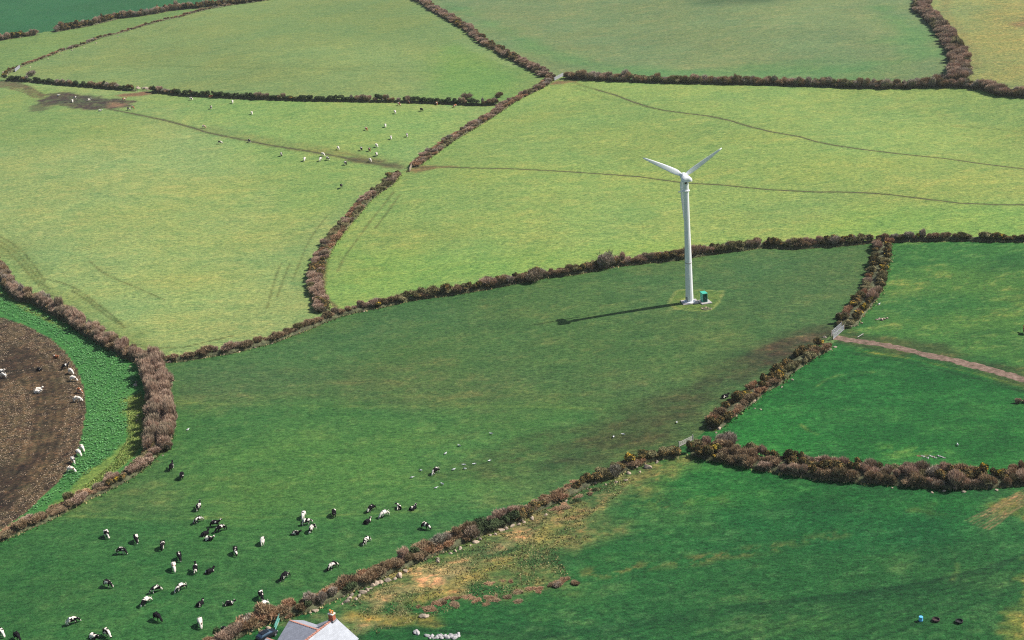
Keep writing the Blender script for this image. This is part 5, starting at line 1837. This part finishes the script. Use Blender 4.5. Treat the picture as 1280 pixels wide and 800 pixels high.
wx, wy = loc(362, 775, WZ)
wl_ = max(wy, HW + 1.5)
xr = wx
uvface("roof_slope", [(xr, wl_, WZ), (xr, 1.0, WZ), (xr - 4.3, 1.0, ez), (xr - 4.3, wl_, ez)], MAT['slate_dark'], house)
uvface("roof_slope", [(xr, 1.0, WZ - .003), (xr, wl_, WZ - .003), (xr + 3.4, wl_, ez + .3), (xr + 3.4, 1.0, ez + .3)], MAT['slate_dark'], house)
nt_ = int(wl_ / .5)
for k in range(nt_):
    y_ = .9 + (k + .5) * (wl_ - .9) / nt_
    mb = MB(); mb.box(xr, y_, WZ + .05, .36, (wl_ - .9) / nt_ - .03, .15, 0, .04); mb.obj("ridge_tile", MAT['terracotta'], house)
mb = MB()
yv = wl_ - .3
mb.add([(xr - 3.9, yv, 0), (xr + 3.1, yv, 0), (xr + 3.1, yv, ez + .25), (xr, yv, WZ - .2), (xr - 3.9, yv, ez - .1),
        (xr - 3.9, 1, 0), (xr + 3.1, 1, 0), (xr + 3.1, 1, ez + .25), (xr, 1, WZ - .2), (xr - 3.9, 1, ez - .1)],
       [(0, 1, 2, 3, 4), (0, 4, 9, 5), (1, 6, 7, 2)])
mb.obj("wall", MAT['render'], house)
# low lean-to in front of the wing
lx, ly = loc(333, 797, 3.3)
l2x, l2y = loc(372, 800, 3.3)
ya, yb = max(ly, wl_ + .5), HW - .5
xl = lx
uvface("roof_slope", [(xl, ya, 3.3), (xl, yb, 3.3), (xl - 4, yb, 2.2), (xl - 4, ya, 2.2)], MAT['slate'], house)
nt_ = int((ya - yb) / .5)
for k in range(nt_):
    mb = MB(); mb.box(xl, yb + (k + .5) * (ya - yb) / nt_, 3.35, .34, (ya - yb) / nt_ - .03, .14, 0, .04); mb.obj("ridge_tile", MAT['terracotta'], house)
mb = MB(); mb.box(xl - 1.9, (ya + yb) / 2, 1.05, 3.6, ya - yb - .3, 2.1); mb.obj("wall", MAT['render'], house)

# sea-green garden fence
fp = [(348, 778), (352, 784), (345, 792)]
root = None
for (a, b) in (((352, 772), (362, 769)), ((351, 773), (344, 790))):
    p, q_ = at(*a), at(*b)
    root = empty("garden_fence", p, math.atan2(q_.y - p.y, q_.x - p.x))
    tag(root, "sea green picket fence %s behind the house" % ("running right" if a[0] == 352 else "running down towards the parked car"), "fence")
    L = (q_ - p).length
    for z_ in (.4, 1.1):
        mb = MB(); mb.box(L / 2, 0, z_, L, .06, .1); mb.obj("rail", MAT['verdigris'], root)
    for k in range(max(2, int(L / .28))):
        mb = MB(); mb.box(k * .28, -.06, .7, .14, .04, 1.3); mb.obj("picket", MAT['verdigris'], root)

# parked car by the fence
p = at(334, 797)
q_ = at(348, 789)
car = empty("parked_car", p, math.atan2(q_.y - p.y, q_.x - p.x))
tag(car, "black parked car beside the sea green fence at the bottom edge", "car")


def loft(secs):
    """secs: (x, halfwidth_low, halfwidth_top, z0, z1)"""
    mb = MB()
    vs, fs = [], []
    for (x_, a_, b_, z0_, z1_) in secs:
        zm = z0_ + (z1_ - z0_) * .62
        vs += [(x_, -a_ * .94, z0_), (x_, -a_, z0_ + .12), (x_, -a_, zm), (x_, -b_, z1_), (x_, b_, z1_), (x_, a_, zm), (x_, a_, z0_ + .12), (x_, a_ * .94, z0_)]
    for i in range(len(secs) - 1):
        for j in range(8):
            k = (j + 1) % 8
            fs.append((i * 8 + j, i * 8 + k, (i + 1) * 8 + k, (i + 1) * 8 + j))
    fs.append(tuple(range(7, -1, -1)))
    fs.append(tuple(range((len(secs) - 1) * 8, len(secs) * 8)))
    mb.add(vs, fs)
    return mb


loft([(-2.05, .72, .66, .45, .82), (-1.9, .84, .78, .3, .95), (-1.0, .87, .8, .25, .98), (.6, .87, .8, .25, .98), (1.2, .86, .76, .25, .92), (1.85, .8, .68, .3, .78), (2.05, .66, .56, .4, .68)]).obj("car_body", MAT['car_paint'], car)
loft([(-1.75, .74, .7, .93, .98), (-1.35, .74, .60, .93, 1.36), (-.2, .76, .62, .93, 1.45), (.35, .76, .60, .93, 1.40), (.98, .74, .68, .90, .98)]).obj("window", MAT['glass'], car)
loft([(-1.25, .56, .52, 1.36, 1.42), (-.2, .60, .56, 1.42, 1.49), (.3, .56, .52, 1.38, 1.44)]).obj("roof", MAT['car_paint'], car)
for x_ in (-1.25, 1.3):
    for y_ in (-.82, .82):
        mb = MB(); mb.lathe([(.2, -.09), (.31, -.1), (.32, 0), (.31, .1), (.2, .09)], 16, (x_, y_, .32), (0, 1, 0)); wh = mb.obj("wheel", MAT['dark'], car)
        mb = MB(); mb.lathe([(.19, -.095), (.17, 0), (.19, .095)], 12, (x_, y_ * 1.02, .32), (0, 1, 0)); mb.obj("rim", MAT['grey_steel'], wh)
for y_ in (-.55, .55):
    mb = MB(); mb.box(1.98, y_, .62, .12, .3, .12, 0, .02); mb.obj("headlight", MAT['white_paint'], car)
    mb = MB(); mb.box(-2.03, y_, .74, .08, .26, .14, 0, .02); mb.obj("tail_light", MAT['brick'], car)
print("objects", len(bpy.data.objects))

# ------------------------------------------------------------------ air
me = bpy.data.meshes.new("haze")
hx0, hx1, hy0, hy1, hz0, hz1 = -1300, 1300, -100, 2050, -8, HCAM + 6
me.from_pydata([(x_, y_, z_) for z_ in (hz0, hz1) for y_ in (hy0, hy1) for x_ in (hx0, hx1)], [],
               [(0, 2, 3, 1), (4, 5, 7, 6), (0, 1, 5, 4), (2, 6, 7, 3), (0, 4, 6, 2), (1, 3, 7, 5)])
hm = bpy.data.materials.new("haze")
hm.use_nodes = True
hn = hm.node_tree
hn.nodes.remove(hn.nodes["Principled BSDF"])
pv = hn.nodes.new("ShaderNodeVolumePrincipled")
pv.inputs["Density"].default_value = 0.000042
pv.inputs["Color"].default_value = (0.90, 0.95, 1.0, 1)
pv.inputs["Anisotropy"].default_value = 0.1
hn.links.new(pv.outputs[0], hn.nodes["Material Output"].inputs["Volume"])
me.materials.append(hm)
tag(mesh_obj("haze", me), "thin pale haze over the farmland", "haze", kind="stuff")
